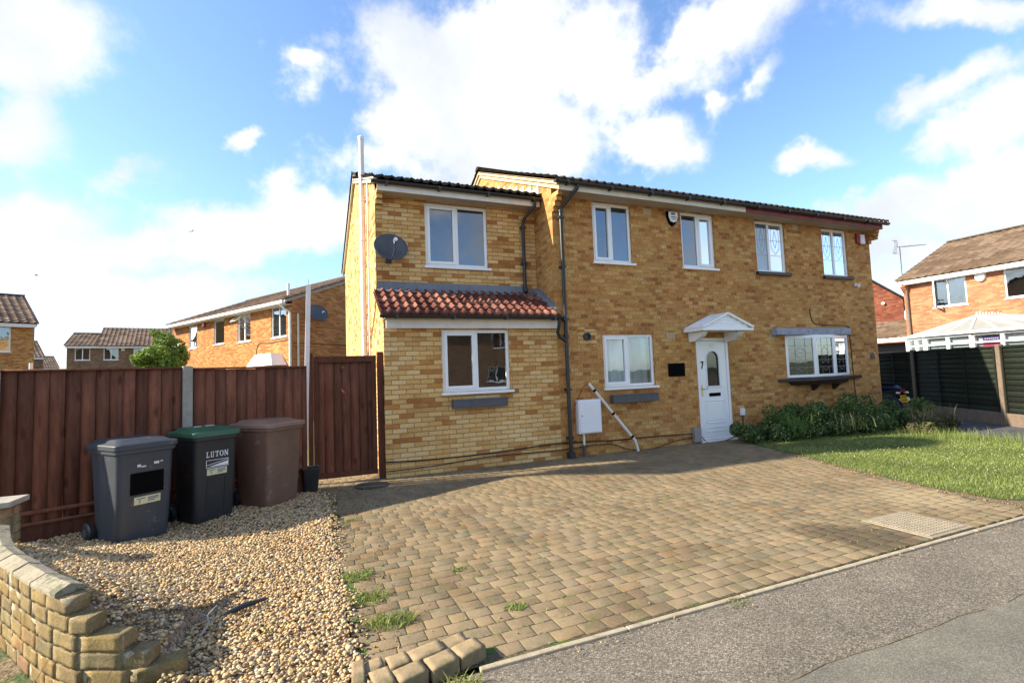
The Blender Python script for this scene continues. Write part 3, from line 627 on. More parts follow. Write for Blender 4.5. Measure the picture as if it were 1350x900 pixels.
# front door
fr=MB();fr.box(3.16,3.22,.01,.08,.03,2.10).box(3.97,4.03,.01,.08,.03,2.10).box(3.22,3.97,.01,.08,2.04,2.10).box(3.22,3.97,.01,.08,.03,.075);
fr.box(3.12,4.08,-.06,.02,-.005,.03)
fr.build('door_frame',M['upvc'],left,bevel=.006)
dr=MB();X0,X1,Z0,Z1=3.228,3.962,.08,2.035;gy=.028
gx0,gx1,gz0,gz1=3.42,3.77,1.10,1.66;cxm=(gx0+gx1)/2;rr_=(gx1-gx0)/2
# leaf as strips round the arched light
dr.box(X0,gx0,gy,gy+.045,Z0,Z1).box(gx1,X1,gy,gy+.045,Z0,Z1).box(gx0,gx1,gy,gy+.045,Z0,gz0)
arc=[(cxm+rr_*math.cos(a),gz1+rr_*math.sin(a)) for a in [math.pi*k/16 for k in range(17)]]
for k in range(16):
    (a,b),(c,d)=arc[k],arc[k+1];dr.hexa([(a,gy,b),(c,gy,d),(c,gy,Z1),(a,gy,Z1)],[(a,gy+.045,b),(c,gy+.045,d),(c,gy+.045,Z1),(a,gy+.045,Z1)])
door=dr.build('door',M['upvc'],left)
mo=MB();
for k in range(16):
    (a,b),(c,d)=arc[k],arc[k+1];mo.beam((a,gy-.005,b),(c,gy-.005,d),.022,.025,(0,1,0))
mo.box(gx0-.012,gx0+.012,gy-.016,gy,gz0-.01,gz1).box(gx1-.012,gx1+.012,gy-.016,gy,gz0-.01,gz1).box(gx0-.012,gx1+.012,gy-.016,gy,gz0-.012,gz0+.012)
for (a,b,c,d) in ((3.33,3.86,.92,1.08-.0),(3.33,3.86,.34,.80)):
    pass
for (a,b,c,d) in ((3.34,3.85,.36,.82),):
    mo.box(a,b,gy-.012,gy,c,c+.018).box(a,b,gy-.012,gy,d-.018,d).box(a,a+.018,gy-.012,gy,c,d).box(b-.018,b,gy-.012,gy,c,d);mo.box(a+.05,b-.05,gy-.010,gy,c+.05,d-.05)
mo.box(3.34,3.85,gy-.010,gy,.19,.205).box(3.34,3.85,gy-.010,gy,.27,.285)
mo.build('door_moulding',M['upvc'],door,bevel=.004)
gp=MB();gp.poly((gx0,gy+.02,gz0),(gx1,gy+.02,gz0),*[(a,gy+.02,b) for a,b in arc]);gp.build('pane',M['glass_dark'],door)
lb=MB();lb.box(3.46,3.76,gy-.012,gy,.90,.97);lb.build('letterbox',M['black'],door,bevel=.003)
hd=MB();hd.box(3.265,3.295,gy-.01,gy,.92,1.14);hd.tube([(3.28,gy-.01,1.06),(3.28,gy-.05,1.06),(3.38,gy-.05,1.06)],.010,10);hd.build('handle',M['chrome'],door,smooth=True)
nu=MB();nu.box(3.285,3.355,gy-.008,gy,1.60,1.622);nu.beam((3.345,gy-.004,1.61),(3.30,gy-.004,1.47),.008,.022,(1,0,0));nu.box(3.285,3.30,gy-.008,gy,1.585,1.60);nu.build('number_seven',M['black'],door)
st=MB();st.box(3.54,3.64,gy-.004,gy,1.885,1.985);st.build('sticker',M['white_ink'],door)
# canopy over the door
cn=thing  # (kept as parts of the house)
c=MB();CX0,CX1,CY=2.88,4.17,-.52;CZ=2.255;CA=2.52;cm=(CX0+CX1)/2
c.hexa([(CX0,CY,CZ),(cm,CY,CA),(cm,CY,CA+.035),(CX0-.01,CY,CZ+.03)],[(CX0,-.002,CZ),(cm,-.002,CA),(cm,-.002,CA+.035),(CX0-.01,-.002,CZ+.03)])
c.hexa([(CX1,CY,CZ),(cm,CY,CA),(cm,CY,CA+.035),(CX1+.01,CY,CZ+.03)],[(CX1,-.002,CZ),(cm,-.002,CA),(cm,-.002,CA+.035),(CX1+.01,-.002,CZ+.03)])
for k in range(9):
    y=CY+.05+k*.055
    for s in (-1,1):
        xa=CX0 if s<0 else CX1
        c.beam((xa,y,CZ+.036),(cm,y,CA+.041),.012,.006)
cv=c.build('door_canopy',M['upvc'],left)
g=MB();g.hexa([(CX0+.04,CY+.03,CZ-.03),(CX1-.04,CY+.03,CZ-.03),(CX1-.04,CY+.03,CZ),(cm,CY+.03,CA-.01),(CX0+.04,CY+.03,CZ)],[(CX0+.04,CY+.05,CZ-.03),(CX1-.04,CY+.05,CZ-.03),(CX1-.04,CY+.05,CZ),(cm,CY+.05,CA-.01),(CX0+.04,CY+.05,CZ)])
for k,z in enumerate((CZ+.03,CZ+.09,CZ+.15,CZ+.21)):
    hw=(CA-z)/(CA-CZ)*(CX1-CX0)/2-.05
    if hw>0: g.hexa([(cm-hw,CY+.022,z),(cm+hw,CY+.022,z),(cm+hw,CY+.03,z+.05),(cm-hw,CY+.03,z+.05)],[(cm-hw,CY+.03,z-.001),(cm+hw,CY+.03,z-.001),(cm+hw,CY+.031,z+.051),(cm-hw,CY+.031,z+.051)])
g.box(CX0-.02,CX1+.02,CY-.01,CY+.03,CZ-.045,CZ-.003)
g.beam((CX0-.02,CY,CZ+.02),(cm,CY,CA+.03),.04,.035);g.beam((CX1+.02,CY,CZ+.02),(cm,CY,CA+.03),.04,.035)
g.box(CX0-.015,CX0+.03,CY+.03,-.002,CZ-.05,CZ-.0).box(CX1-.03,CX1+.015,CY+.03,-.002,CZ-.05,CZ-.0).box(CX0+.03,CX1-.03,CY+.05,-.002,CZ-.045,CZ-.03)
g.build('gable_front',M['upvc'],cv)
for x in (CX0+.10,CX1-.24):
    b=MB();pr=[(-.002,CZ-.24),(-.12,CZ-.24),(-.20,CZ-.22),(-.27,CZ-.17),(-.33,CZ-.15),(-.38,CZ-.10),(-.40,CZ-.05),(-.002,CZ-.05)]
    b.prism(pr,'x',x,x+.13);b.build('bracket',M['upvc'],cv,bevel=.006)

# ------------------------------------------------------------------ right half
wr=MB()
wall_holes(wr,(XP,0,0),(1,0,0),(0,-1,0),XR-XP,-.1,EZ,[(.62,1.53,3.55,4.70),(2.78,3.67,3.55,4.70),(1.29,3.41,1.18,2.14)])
wr.poly((XR,0,-.1),(XR,0,RZ),(XR,YB/2,zr(YB/2)),(XR,YB,RZ),(XR,YB,-.1));wr.quad((XP,YB,-.1),(XR,YB,-.1),(XR,YB,EZ),(XP,YB,EZ))
for k,(z,o_) in enumerate(((4.42,.06),(4.50,.12),(4.58,.19),(4.66,.26))): wr.box(XR-.11,XR-.002,-o_,-.001*k,z,z+.078)
for k,(z,o_) in enumerate(((4.50,.03),(4.58,.06),(4.66,.09))): wr.box(XR-.002,XR+o_,-.2,YB,z,z+.078)
wr.build('wall',M['brick_main'],right,fix=False)
fs=MB();fs.box(XP+.0,XR-.0,-.345,-.325,EZ-.15,EZ+.005);fs.build('fascia',M['paint_red'],right,bevel=.003)
sf=MB();sf.box(XP,XR,-.324,-.003,EZ-.145,EZ-.135);sf.build('soffit',M['soffit'],right)
gutter(right,'gutter',XP+.005,XR+.12,-.405,EZ-.01)
window(right,(5.04,0,3.55),(1,0,0),(0,-1,0),.91,1.15,[1,1.1],sill='dark',lead='bedroom',net=('net',.04,.87,.02,1.1))
window(right,(7.20,0,3.55),(1,0,0),(0,-1,0),.89,1.15,[1,1.05],sill='dark',lead='bedroom',net=('net',.04,.40,.02,1.1))
rm=MB();rm.quad((XP,2.6,0),(XR-.1,2.6,0),(XR-.1,2.6,4.85),(XP,2.6,4.85));rm.quad((XP,.12,2.6),(XR-.1,.12,2.6),(XR-.1,2.6,2.6),(XP,2.6,2.6));rm.quad((XP,.05,4.80),(XR-.02,.05,4.80),(XR-.02,YB-.05,4.80),(XP,YB-.05,4.80))
rm.build('room_walls',M['room'],right,fix=False)
# shallow bow window under a grey lintel board
bx=[(5.72,-.0),(6.42,-.20),(7.06,-.20),(7.82,-.0)]
for (a,b) in zip(bx[:-1],bx[1:]):
    d=Vector((b[0]-a[0],b[1]-a[1],0));ln=d.length;d.normalize();n=Vector((d.y,-d.x,0))
    off=n*.035
    window(right,(a[0]+off.x,a[1]+off.y,1.19),d,n,ln,.93,[1],sill=None,lead='bow',glassm='glass_low',fw=.06)
bs=MB()
bs.hexa([(x,y,1.11) for x,y in ((5.40,-.0),(5.62,-.14),(6.32,-.32),(7.10,-.32),(7.85,-.14),(8.25,-.0))],[(x,y,1.175) for x,y in ((5.40,-.0),(5.62,-.14),(6.32,-.32),(7.10,-.32),(7.85,-.14),(8.25,-.0))])
bs.hexa([(5.80,-.0,1.02),(6.4,-.24,1.02),(7.05,-.24,1.02),(7.7,-.0,1.02)],[(5.72,-.0,1.108),(6.37,-.28,1.108),(7.08,-.28,1.108),(7.8,-.0,1.108)])
for x in (6.45,7.15): bs.prism([(-.002,.88),(-.04,.88),(-.18,1.0),(-.18,1.02),(-.002,1.02)],'x',x,x+.06)
bs.build('window_sill',M['sill_dark'],right,bevel=.006)
li=MB();li.box(5.30,7.74,-.16,-.002,2.14,2.29);li.build('lintel_board',M['lintel_grey'],right,bevel=.012)
# top infill of the bow
tf=MB();tf.hexa([(5.72,-.0,2.11),(6.42,-.16,2.11),(7.06,-.16,2.11),(7.82,-.0,2.11)],[(5.72,-.0,2.139),(6.42,-.16,2.139),(7.06,-.16,2.139),(7.82,-.0,2.139)]);tf.build('window_head',M['upvc'],right)
cable(right,[(6.586,-.012,2.76),(6.60,-.012,2.60),(6.68,-.012,2.43),(6.95,-.012,2.385),(7.4,-.012,2.37),(7.80,-.012,2.36),(7.90,-.012,2.25),(7.92,-.012,1.5),(7.95,-.012,.6)],.009)

# ------------------------------------------------------------------ things fixed to the two houses
def dish(loc,rz,label,group,r=.34,tilt=22,arm=True,mat='dark_metal'):
    t_=thing('satellite_dish',label,'satellite dish',loc,rz,group)
    MX=Matrix.Translation((0,-.20,0))@Matrix.Rotation(R(-tilt),4,'X')
    b=MB();b.M=MX;prof=[];n=28
    V=[(0,.0+.05,0)];F=[]
    for j in range(1,7):
        q=j/6
        for k in range(n):
            a=2*math.pi*k/n;V.append((r*q*math.cos(a),.05-.07*q*q,r*.88*q*math.sin(a)))
    for k in range(n): F.append((0,1+k,1+(k+1)%n))
    for j in range(5):
        for k in range(n): F.append((1+j*n+k,1+j*n+(k+1)%n,1+(j+1)*n+(k+1)%n,1+(j+1)*n+k))
    b.add(V,F);o=b.build('reflector',M[mat],t_,smooth=True);s=o.modifiers.new('thick','SOLIDIFY');s.thickness=.012
    a=MB();a.M=MX;a.tube([(0,.03,-r*.8),(0,-.20,-r*.72),(0,-.33,-r*.28)],.012,8);a.build('arm',M['dark_metal'],t_,smooth=True)
    l=MB();l.M=MX;l.tube([(0,-.36,-r*.25),(0,-.28,-r*.18)],[.032,.022],12);l.tube([(0,-.28,-r*.18),(.0,-.27,-r*.35)],.016,8);l.build('receiver',M['white_ink'],t_,smooth=True)
    w_=MB();w_.tube([(0,-.14,0),(0,-.10,-.16),(0,-.0,-.16)],.018,8);w_.box(-.05,.05,-.012,.0,-.24,-.08);w_.build('wall_bracket',M['dark_metal'],t_)
    return t_
dish((-2.82,EY,3.72),R(4),'dark grey satellite dish on the extension wall left of the upstairs window','satellite dishes',.285,18)

def shield(pts,y0,y1,mb): # outline in x,z
    mb.hexa([(x,y0,z) for x,z in pts],[(x,y1,z) for x,z in pts])
al=thing('alarm_box','white and black shield shaped alarm box between the upstairs windows above the plaque','alarm box',(2.72,0,4.53),0,'burglar alarm boxes')
out=[(-.12,.13),(.12,.13),(.125,.02),(.07,-.10),(0,-.16),(-.07,-.10),(-.125,.02)]
b=MB();shield([(x*1.08,z*1.06) for x,z in out],-.05,-.001,b);b.build('back_plate',M['black'],al,bevel=.006)
b=MB();shield([(-.11,.12),(.11,.12),(.112,.02),(.075,-.075),(0,-.10),(-.075,-.075),(-.112,.02)],-.075,-.05,b);b.build('cover',M['white_ink'],al,bevel=.01)
b=MB();b.box(-.05,-.02,-.079,-.0755,.05,.10).box(.0,.03,-.079,-.0755,.05,.10).box(-.06,.07,-.079,-.0755,.0,.016).box(-.05,.06,-.079,-.0755,-.04,-.028);b.build('lettering',M['black'],al)
al=thing('alarm_box','small red and pale pink alarm box at the right end under the maroon fascia','alarm box',(8.55,0,4.50),0,'burglar alarm boxes')
b=MB();b.box(-.13,.09,-.06,-.001,-.10,.15);b.build('back_plate',M['red_plastic'],al,bevel=.01)
b=MB();b.box(-.06,.10,-.10,-.06,-.12,.12);b.build('cover',M['pink_white'],al,bevel=.015)

mb=thing('meter_box','white electricity meter box on the brick wall beside the black downpipe','meter box',(.52,0,.40))
b=MB();b.box(-.22,.25,-.12,-.001,0,.60);b.build('cabinet',M['white_metal'],mb,bevel=.012)
b=MB();b.box(-.20,.23,-.135,-.121,.02,.58);d_=b.build('door',M['white_metal'],mb,bevel=.006)
b=MB();b.lathe([(.012,-.14),(.012,-.135)],10,(-.16,0,.32),'y');b.build('lock',M['dark_metal'],d_)
b=MB();b.tube([(-.10,-.055,0),(-.10,-.055,-.2)],.022,12);b.build('conduit',M['pole_white'],mb,smooth=True)
b=MB();b.tube([(-.10,-.055,-.2),(-.10,-.055,-.44)],.028,12);b.build('conduit',M['dark_metal'],mb,smooth=True)

pl=MB();pl.box(2.42,2.83,-.025,-.002,1.34,1.60);tag(pl.build('wall_plaque',M['black'],bevel=.012),'black rectangular plaque on the brick wall left of the white front door','plaque')
pl=MB();pl.prism([(-.07,-.07),(.07,-.07),(.07,.03),(.0,.09),(-.07,.03)],'y',-.02,-.002);o=pl.build('wall_plaque',M['dark_metal'],bevel=.004);o.location=(8.70,0,1.62);tag(o,'tiny dark house-shaped plaque at the right corner of the brick pair','plaque')
for (x0,x1,z0,z1,lab) in ((-1.98,-1.04,.985,1.13,'dark grey wooden ledge box below the ground floor window of the extension'),(1.04,2.06,.90,1.05,'dark grey wooden ledge box between the meter box and the front door')):
    b=MB();b.box(x0,x1,-.13,-.002,z0,z1);b.box(x0-.005,x1+.005,-.135,-.10,z1-.03,z1+.004);tag(b.build('window_box',M['grey_wood'],bevel=.008),lab,'window box','grey ledges under the windows')
p=thing('drain_pipe','white plastic pipe leaning diagonally across the wall beside the meter box','pipe')
A=Vector((.56,-.07,1.29));B=Vector((1.47,-.12,.20));C=Vector((1.52,-.13,.0))
b=MB();b.tube([A,B,C],.026,14);b.build('pipe',M['pole_white'],p,smooth=True)
for s in (.12,.52,.93):
    q=A.lerp(B,s);d=(B-A).normalized()*.022;b=MB();b.tube([q-d,q+d],.031,14);b.build('clip',M['black'],p,smooth=True)
b=MB();b.tube([A,A+Vector((-.1,.02,-.06)),A+Vector((-.30,.03,-.40)),A+Vector((-.32,.04,-.75))],.008,8);b.build('cable',M['red_plastic'],p,smooth=True)
b=MB();b.box(2.92,3.09,-.09,-.002,.03,.31);tag(b.build('cable_box',M['pvc_grey'],bevel=.008),'grey box at the foot of the wall left of the front door','box')
p=thing('outdoor_socket','small white outdoor switch box on the wall between the door and the bushes','socket',(4.28,0,.53))
b=MB();b.box(-.05,.05,-.06,-.001,-.06,.08);b.build('box',M['white_metal'],p,bevel=.01)
b=MB();b.tube([(0,-.03,-.06),(0,-.03,-.4)],.014,8);b.build('conduit',M['dark_metal'],p)
p=thing('security_light','tiny white wall light below the rightmost upstairs window','wall light',(8.27,0,3.36))
b=MB();b.box(-.03,.03,-.03,-.001,-.04,.05);b.build('base',M['white_metal'],p,bevel=.006)
b=MB();b.tube([(0,-.03,0),(0,-.10,-.03)],[.03,.045],12);b.build('lamp',M['white_metal'],p,smooth=True)

# ------------------------------------------------------------------ ground, road, drive
def sheet(name,pts,z,mat,kind='structure'):
    b=MB();b.poly(*[(x,y,z) for x,y in pts]);return tag(b.build(name,mat,fix=False),kind=kind)
sheet('ground',[(-400,-400),(400,-400),(400,400),(-400,400)],-.06,M['far_ground'])
sheet('pavement',[(-60,-9.5),(60,-9.5),(60,-5.262),(-60,-5.262)],-.012,M['asphalt'])
b=MB()
xs=np.linspace(-6,14,90);top=[(x,-5.98-.012*(x+2)*(x+2)*.06-.06*(x+2)*.35+.010*math.sin(x*7)+.007*math.sin(x*17)) for x in xs]
sheet('road_patch',[(-6,-9.4),(14,-9.4)]+[(x,y) for x,y in reversed(top)],-.008,M['asphalt_smooth'])
ck=MB()
for (a,c_) in zip(top[:-1],top[1:]):
    w0=.0015+.003*random.random()
    if random.random()<.12: continue
    ck.quad((a[0],a[1]-w0,-.0045),(c_[0],c_[1]-w0,-.0045),(c_[0],c_[1]+w0,-.0045),(a[0],a[1]+w0,-.0045))
tag(ck.build('road_crack',M['soil'],fix=False),kind='structure')
sheet('road',[(-60,-60),(60,-60),(60,-9.5),(-60,-9.5)],-.03,M['asphalt'])
# right edge of the drive, from the bushes to the road
edge=[(3.95,-.35),(3.62,-.9),(3.42,-1.6),(3.25,-2.1),(3.02,-2.6),(2.82,-3.1),(2.66,-3.7),(2.52,-4.2),(2.42,-4.7),(2.40,-5.2)]
def xr(y):
    for (a,b_),(c_,d) in zip(edge[:-1],edge[1:]):
        if d<=y<=b_: return a+(c_-a)*(y-b_)/(d-b_)
    return 4.15 if y>-.35 else 2.40
def xl(y): return -3.88-.05*math.sin(y*3) if y<-1.2 else -3.88-.22*(y+1.2)
sheet('drive_bed',[(-4.2,0.9),(-4.2,-.3),(-3.9,-1.2),(-3.9,-5.23)]+[(x,y) for x,y in reversed(edge)]+[(4.3,.0),(4.3,.1),(-2.9,.1),(-3.0,.9)],-.0035,M['joint'])
# tumbled blocks, one by one
V=[];F=[];C=[];y=-5.205;pal=np.array([(.27,.20,.115),(.29,.205,.115),(.32,.21,.105),(.25,.195,.12),(.22,.185,.125),(.20,.18,.13),(.26,.185,.115),(.33,.22,.11),(.28,.20,.12),(.24,.16,.10)])*.86
_pm=pal.mean(0);pal=(pal*.76+_pm*.24*np.array([1.0,.99,.93]))*.82
def block(x0,x1,y0,y1,z,h=.05,ca=None,rot=None,ch=.007,M_=None):
    j=lambda s:(random.random()-.5)*s
    P=[(x0+j(.005),y0+j(.005)),(x1+j(.005),y0+j(.005)),(x1+j(.005),y1+j(.005)),(x0+j(.005),y1+j(.005))]
    cx_,cy_=(x0+x1)/2,(y0+y1)/2;tx,ty=j(.007),j(.007)
    ring=[]
    for (sc_,dz) in ((0,-h),(0,-ch),(ch*.35,-ch*.35),(ch*1.2,0)):
        for (px,py) in P:
            # chamfer corners: eight points would be heavier, keep four and pull in
            ux,uy=px-cx_,py-cy_;q=(px-math.copysign(sc_,ux),py-math.copysign(sc_,uy),z+dz+(ux*tx+uy*ty))
            ring.append(q)
    if M_ is not None: ring=[tuple(M_@Vector(q)) for q in ring]
    b0=len(V);V.extend(ring)
    for r0 in range(3):
        for k in range(4): F.append((b0+r0*4+k,b0+r0*4+(k+1)%4,b0+(r0+1)*4+(k+1)%4,b0+(r0+1)*4+k))
    F.append((b0+12,b0+13,b0+14,b0+15))
    if ca is None:
        ca=pal[random.randrange(len(pal))]*(.85+.3*random.random())
    C.extend([(*ca,1)]*16)
row=0
while y<-.02:
    dy=.118;x=xl(y)-random.random()*.12
    x_end=min(xr(y),xr(y+dy))
    while x<x_end:
        w_=random.choice((.115,.155,.155,.19,.19))
        if y<-4.62 and .70-.19<x<.70 and x+w_>.70: w_=max(.05,.705-x)
        if y<-4.62 and .70<=x<1.33: x=1.345;continue
        if x>=xl(y)-.06 and x+w_<x_end+.10:
            if y+dy<-.03 or True:
                (x<-3.30 and y<-4.98) or block(x+.0042,x+w_-.0042,y+.0042,y+dy-.0042,.0+(random.random()-.5)*.0012,ch=.0025)
        x+=w_
    y+=dy;row+=1
# a few blocks run on in front of the gate
y=-.02
while y<.62:
    x=-4.12
    while x<-3.14:
        w_=random.choice((.115,.155,.19));
        if x+w_<-3.06: block(x+.0035,x+w_-.0035,y+.0035,y+.1145,.0+(random.random()-.5)*.003,ch=.0035)
        x+=w_
    y+=.118
nd=len(V)
tag(fast_mesh('driveway',np.array(V),np.array(F),M['paver'],np.array(C)),kind='structure')
# concrete edging against the pavement
k=MB();x=-3.32
while x<2.6:
    l=.91;k.box(x+.003,x+l-.003,-5.272,-5.232,-.06,.002+random.random()*.002);x+=l
tag(k.build('kerb',M['kerb'],bevel=.006),kind='structure')
k=MB();x=2.64
while x<14: k.box(x+.003,x+.907,-5.30,-5.235,-.06,.022);x+=.91
tag(k.build('kerb',M['kerb'],bevel=.006),kind='structure')
# steel manhole cover set in the drive
mc=thing('manhole_cover','rectangular ridged steel access cover set in the block paving near the road','manhole cover',(1.0,-4.86,0),R(0))
b=MB();b.box(-.285,.335,-.34,.24,-.03,.004);b.build('frame',M['steel_cover'],mc,bevel=.003)
b=MB();b.box(-.25,.30,-.305,.205,.0042,.008)
for i in range(13):
    for j_ in range(12):
        x=-.24+i*.0410;yy=-.298+j_*.0415;b.box(x,x+.022,yy,yy+.028,.0085,.0115)
b.build('cover_plate',M['steel_cover'],mc)
tag(sheet('oil_stain',[(.10,-5.08),(.32,-4.78),(.50,-4.70),(.66,-4.86),(.70,-5.12),(.52,-5.20),(.28,-5.17)],.0045,plain('oil_stain',(.10,.085,.06),.8,.4,6)),kind='structure') if False else None
dc=thing('drain_cover','round dark drain cover in the paving in front of the wooden gate','drain cover',(-3.30,-.42,.002))
b=MB();b.lathe([(.24,-.02),(.24,.012),(.225,.016),(.205,.016)],32);b.build('rim',M['iron'],dc,smooth=False)
b=MB();b.lathe([(.203,-.02),(.203,.010),(.0,.012)],32)
for i in range(-4,5):
    hw=math.sqrt(max(0,.18**2-(i*.04)**2));b.box(-hw,hw,i*.04-.008,i*.04+.008,.012,.017)
b.build('lid',M['iron'],dc)

# ------------------------------------------------------------------ gravel
def inpoly0(px,py,poly):
    c=np.zeros(len(px),bool);j=len(poly)-1
    for i in range(len(poly)):
        xi,yi=poly[i];xj,yj=poly[j]
        c^=((yi>py)!=(yj>py))&(px<(xj-xi)*(py-yi)/(yj-yi+1e-12)+xi);j=i
    return c
fl0=Vector((-6.95,-1.42));fl1=Vector((-4.14,-.38))
curve=[(-4.70,-4.70),(-4.84,-4.73),(-5.0,-4.68),(-5.16,-4.60),(-5.32,-4.42),(-5.50,-4.18),(-5.66,-3.94),(-5.84,-3.68),(-6.02,-3.38),(-6.17,-3.05),(-6.30,-2.75)]
def wall_x(y): # x of the garden wall at a depth y
    c=sorted(curve,key=lambda p:p[1])
    if y<c[0][1]: return -4.86
    for a,b_ in zip(c[:-1],c[1:]):
        if a[1]<=y<=b_[1]: return a[0]+(b_[0]-a[0])*(y-a[1])/(b_[1]-a[1])
    return -7.5
CV=np.array(curve);SG=np.concatenate([[0],np.cumsum(np.linalg.norm(np.diff(CV,axis=0),axis=1))])
STARTS=[0,.0,.14,.25,.42,.55]
def bank(x,y):
    x=np.asarray(x,float);y=np.asarray(y,float);best=np.full(x.shape,9.);hs=np.zeros(x.shape)
    for i in range(len(CV)-1):
        a,b_=CV[i],CV[i+1];d=b_-a;l2=d@d;q=np.clip(((x-a[0])*d[0]+(y-a[1])*d[1])/l2,0,1);dd=np.hypot(x-a[0]-q*d[0],y-a[1]-q*d[1]);s_=SG[i]+q*math.sqrt(l2)
        h=np.interp(s_,[0,.14,.25,.42,.55,.75,1.4,2.6],[.03,.09,.16,.23,.29,.34,.36,.30]);m_=dd<best;hs=np.where(m_,h,hs);best=np.where(m_,dd,best)
    return hs*np.exp(-(best/.62)**2)
def gz(x,y): return .026+.022*np.sin(x*2.1+.5)*np.cos(y*1.7)+.012*np.sin(x*5+y*4)+bank(x,y)
G=[(-9.5,-2.4),(-6.35,-2.6)]+[(p[0]-.02,p[1]) for p in reversed(curve)]+[(-4.9,-5.30),(-3.86,-5.30),(-3.86,-1.0),(-4.2,.9),(-9.5,.9)]
nx_,ny_=90,110;gx_=np.linspace(-8.2,-3.86,nx_);gy2=np.linspace(-5.30,.9,ny_);XX,YY=np.meshgrid(gx_,gy2);inside=inpoly0(XX.ravel(),YY.ravel(),G).reshape(XX.shape)
ZZ=np.where(inside,gz(XX,YY)-.018,-.03);ZZ=np.where(XX>-3.95,.001,ZZ)
Fg=[(j_*nx_+i,j_*nx_+i+1,(j_+1)*nx_+i+1,(j_+1)*nx_+i) for j_ in range(ny_-1) for i in range(nx_-1) if inside[j_,i] and inside[j_+1,i+1] and inside[j_,i+1] and inside[j_+1,i]]
tag(fast_mesh('gravel_bed',np.stack([XX.ravel(),YY.ravel(),ZZ.ravel()],1),np.array(Fg),M['gravel_base'],smooth=True),kind='structure')
n=82000
xs=rng.uniform(-8.0,-3.80,n);ys=rng.uniform(-5.45,.4,n)
keep=(xs<np.where(ys<-1.2,-3.90+.05*rng.standard_normal(n),-3.95+.1*rng.standard_normal(n)-.15*(ys+1.2)))
wx=np.array([wall_x(v) for v in ys]);keep&=(xs>wx+.07)&(xs>-7.4)
fy=fl0.y+(xs-fl0.x)*(fl1.y-fl0.y)/(fl1.x-fl0.x);keep&=(ys<fy-.03)|(xs>-4.1)
keep&=~((ys<-5.27)&(xs>-4.15))
xs,ys=xs[keep],ys[keep];n=len(xs)
phi=(1+5**.5)/2
ico=np.array([(-1,phi,0),(1,phi,0),(-1,-phi,0),(1,-phi,0),(0,-1,phi),(0,1,phi),(0,-1,-phi),(0,1,-phi),(phi,0,-1),(phi,0,1),(-phi,0,-1),(-phi,0,1)],float);ico/=np.linalg.norm(ico[0])
icf=np.array([(0,11,5),(0,5,1),(0,1,7),(0,7,10),(0,10,11),(1,5,9),(5,11,4),(11,10,2),(10,7,6),(7,1,8),(3,9,4),(3,4,2),(3,2,6),(3,6,8),(3,8,9),(4,9,5),(2,4,11),(6,2,10),(8,6,7),(9,8,1)])
def rocks(name,xs,ys,zs,size,pal,mat,flat=.62,label=None,smooth=True):
    n=len(xs);P=ico[None]*(1+rng.uniform(-.22,.22,(n,12,1)))
    P=P*(size[:,None,None]*np.stack([rng.uniform(.75,1.25,n),rng.uniform(.65,1.0,n),flat*rng.uniform(.7,1.15,n)],1)[:,None,:])
    a=rng.uniform(0,2*np.pi,n);tx=rng.normal(0,.35,n);ca,sa=np.cos(a),np.sin(a);ct,st=np.cos(tx),np.sin(tx)
    x,y,z=P[...,0],P[...,1],P[...,2];y2=y*ct[:,None]-z*st[:,None];z2=y*st[:,None]+z*ct[:,None];x3=x*ca[:,None]-y2*sa[:,None];y3=x*sa[:,None]+y2*ca[:,None]
    W=np.stack([x3+xs[:,None],y3+ys[:,None],z2+zs[:,None]],2).reshape(-1,3)
    Fc=(icf[None]+np.arange(n)[:,None,None]*12).reshape(-1,3)
    pl_=np.array(pal);c=pl_[rng.integers(0,len(pal),n)]*rng.uniform(.75,1.2,(n,1))*np.array([.95,.875,.76]);c=np.clip(c,0,1)
    C=np.concatenate([np.repeat(c,12,0),np.ones((n*12,1))],1)
    return fast_mesh(name,W,Fc,mat,C,smooth=smooth)
YG=1
pal_g=[(.58,.44,.22),(.60,.48,.30),(.62,.53,.37),(.48,.35,.19),(.64,.57,.45),(.42,.26,.13),(.35,.29,.21),(.55,.40,.21),(.62,.50,.31),(.28,.24,.19),(.52,.33,.17),(.58,.47,.28)]
size=rng.lognormal(math.log(.0108),.26,n)
o=rocks('gravel',xs,ys,gz(xs,ys)+rng.uniform(-.006,.010,n),size,pal_g,M['pebble']);tag(o,'pale golden gravel','gravel',kind='stuff')
# scatter of stray pebbles and crumbs on paving and pavement
m_=900;sx=np.concatenate([rng.normal(-3.75,.14,500),rng.uniform(-3.4,2.4,180),rng.uniform(-3.6,2.6,160),rng.uniform(2.2,3.3,900)]);TIN=1;sy=np.concatenate([rng.uniform(-5.2,-.6,500),rng.uniform(-5.1,-.2,180),rng.normal(-5.33,.03,160),rng.uniform(-5.15,-1.9,900)])
ex=np.array([xr(v) for v in sy[840:]]);sx[840:]=ex+rng.normal(.03,.09,900)
o=rocks('stray_gravel',sx,sy,np.full(len(sx),.006),rng.lognormal(math.log(.0048),.35,len(sx)),[(a*.6,b_*.58,c_*.55) for a,b_,c_ in pal_g],M['pebble']);tag(o,'scattered grit and pebbles','grit',kind='stuff')

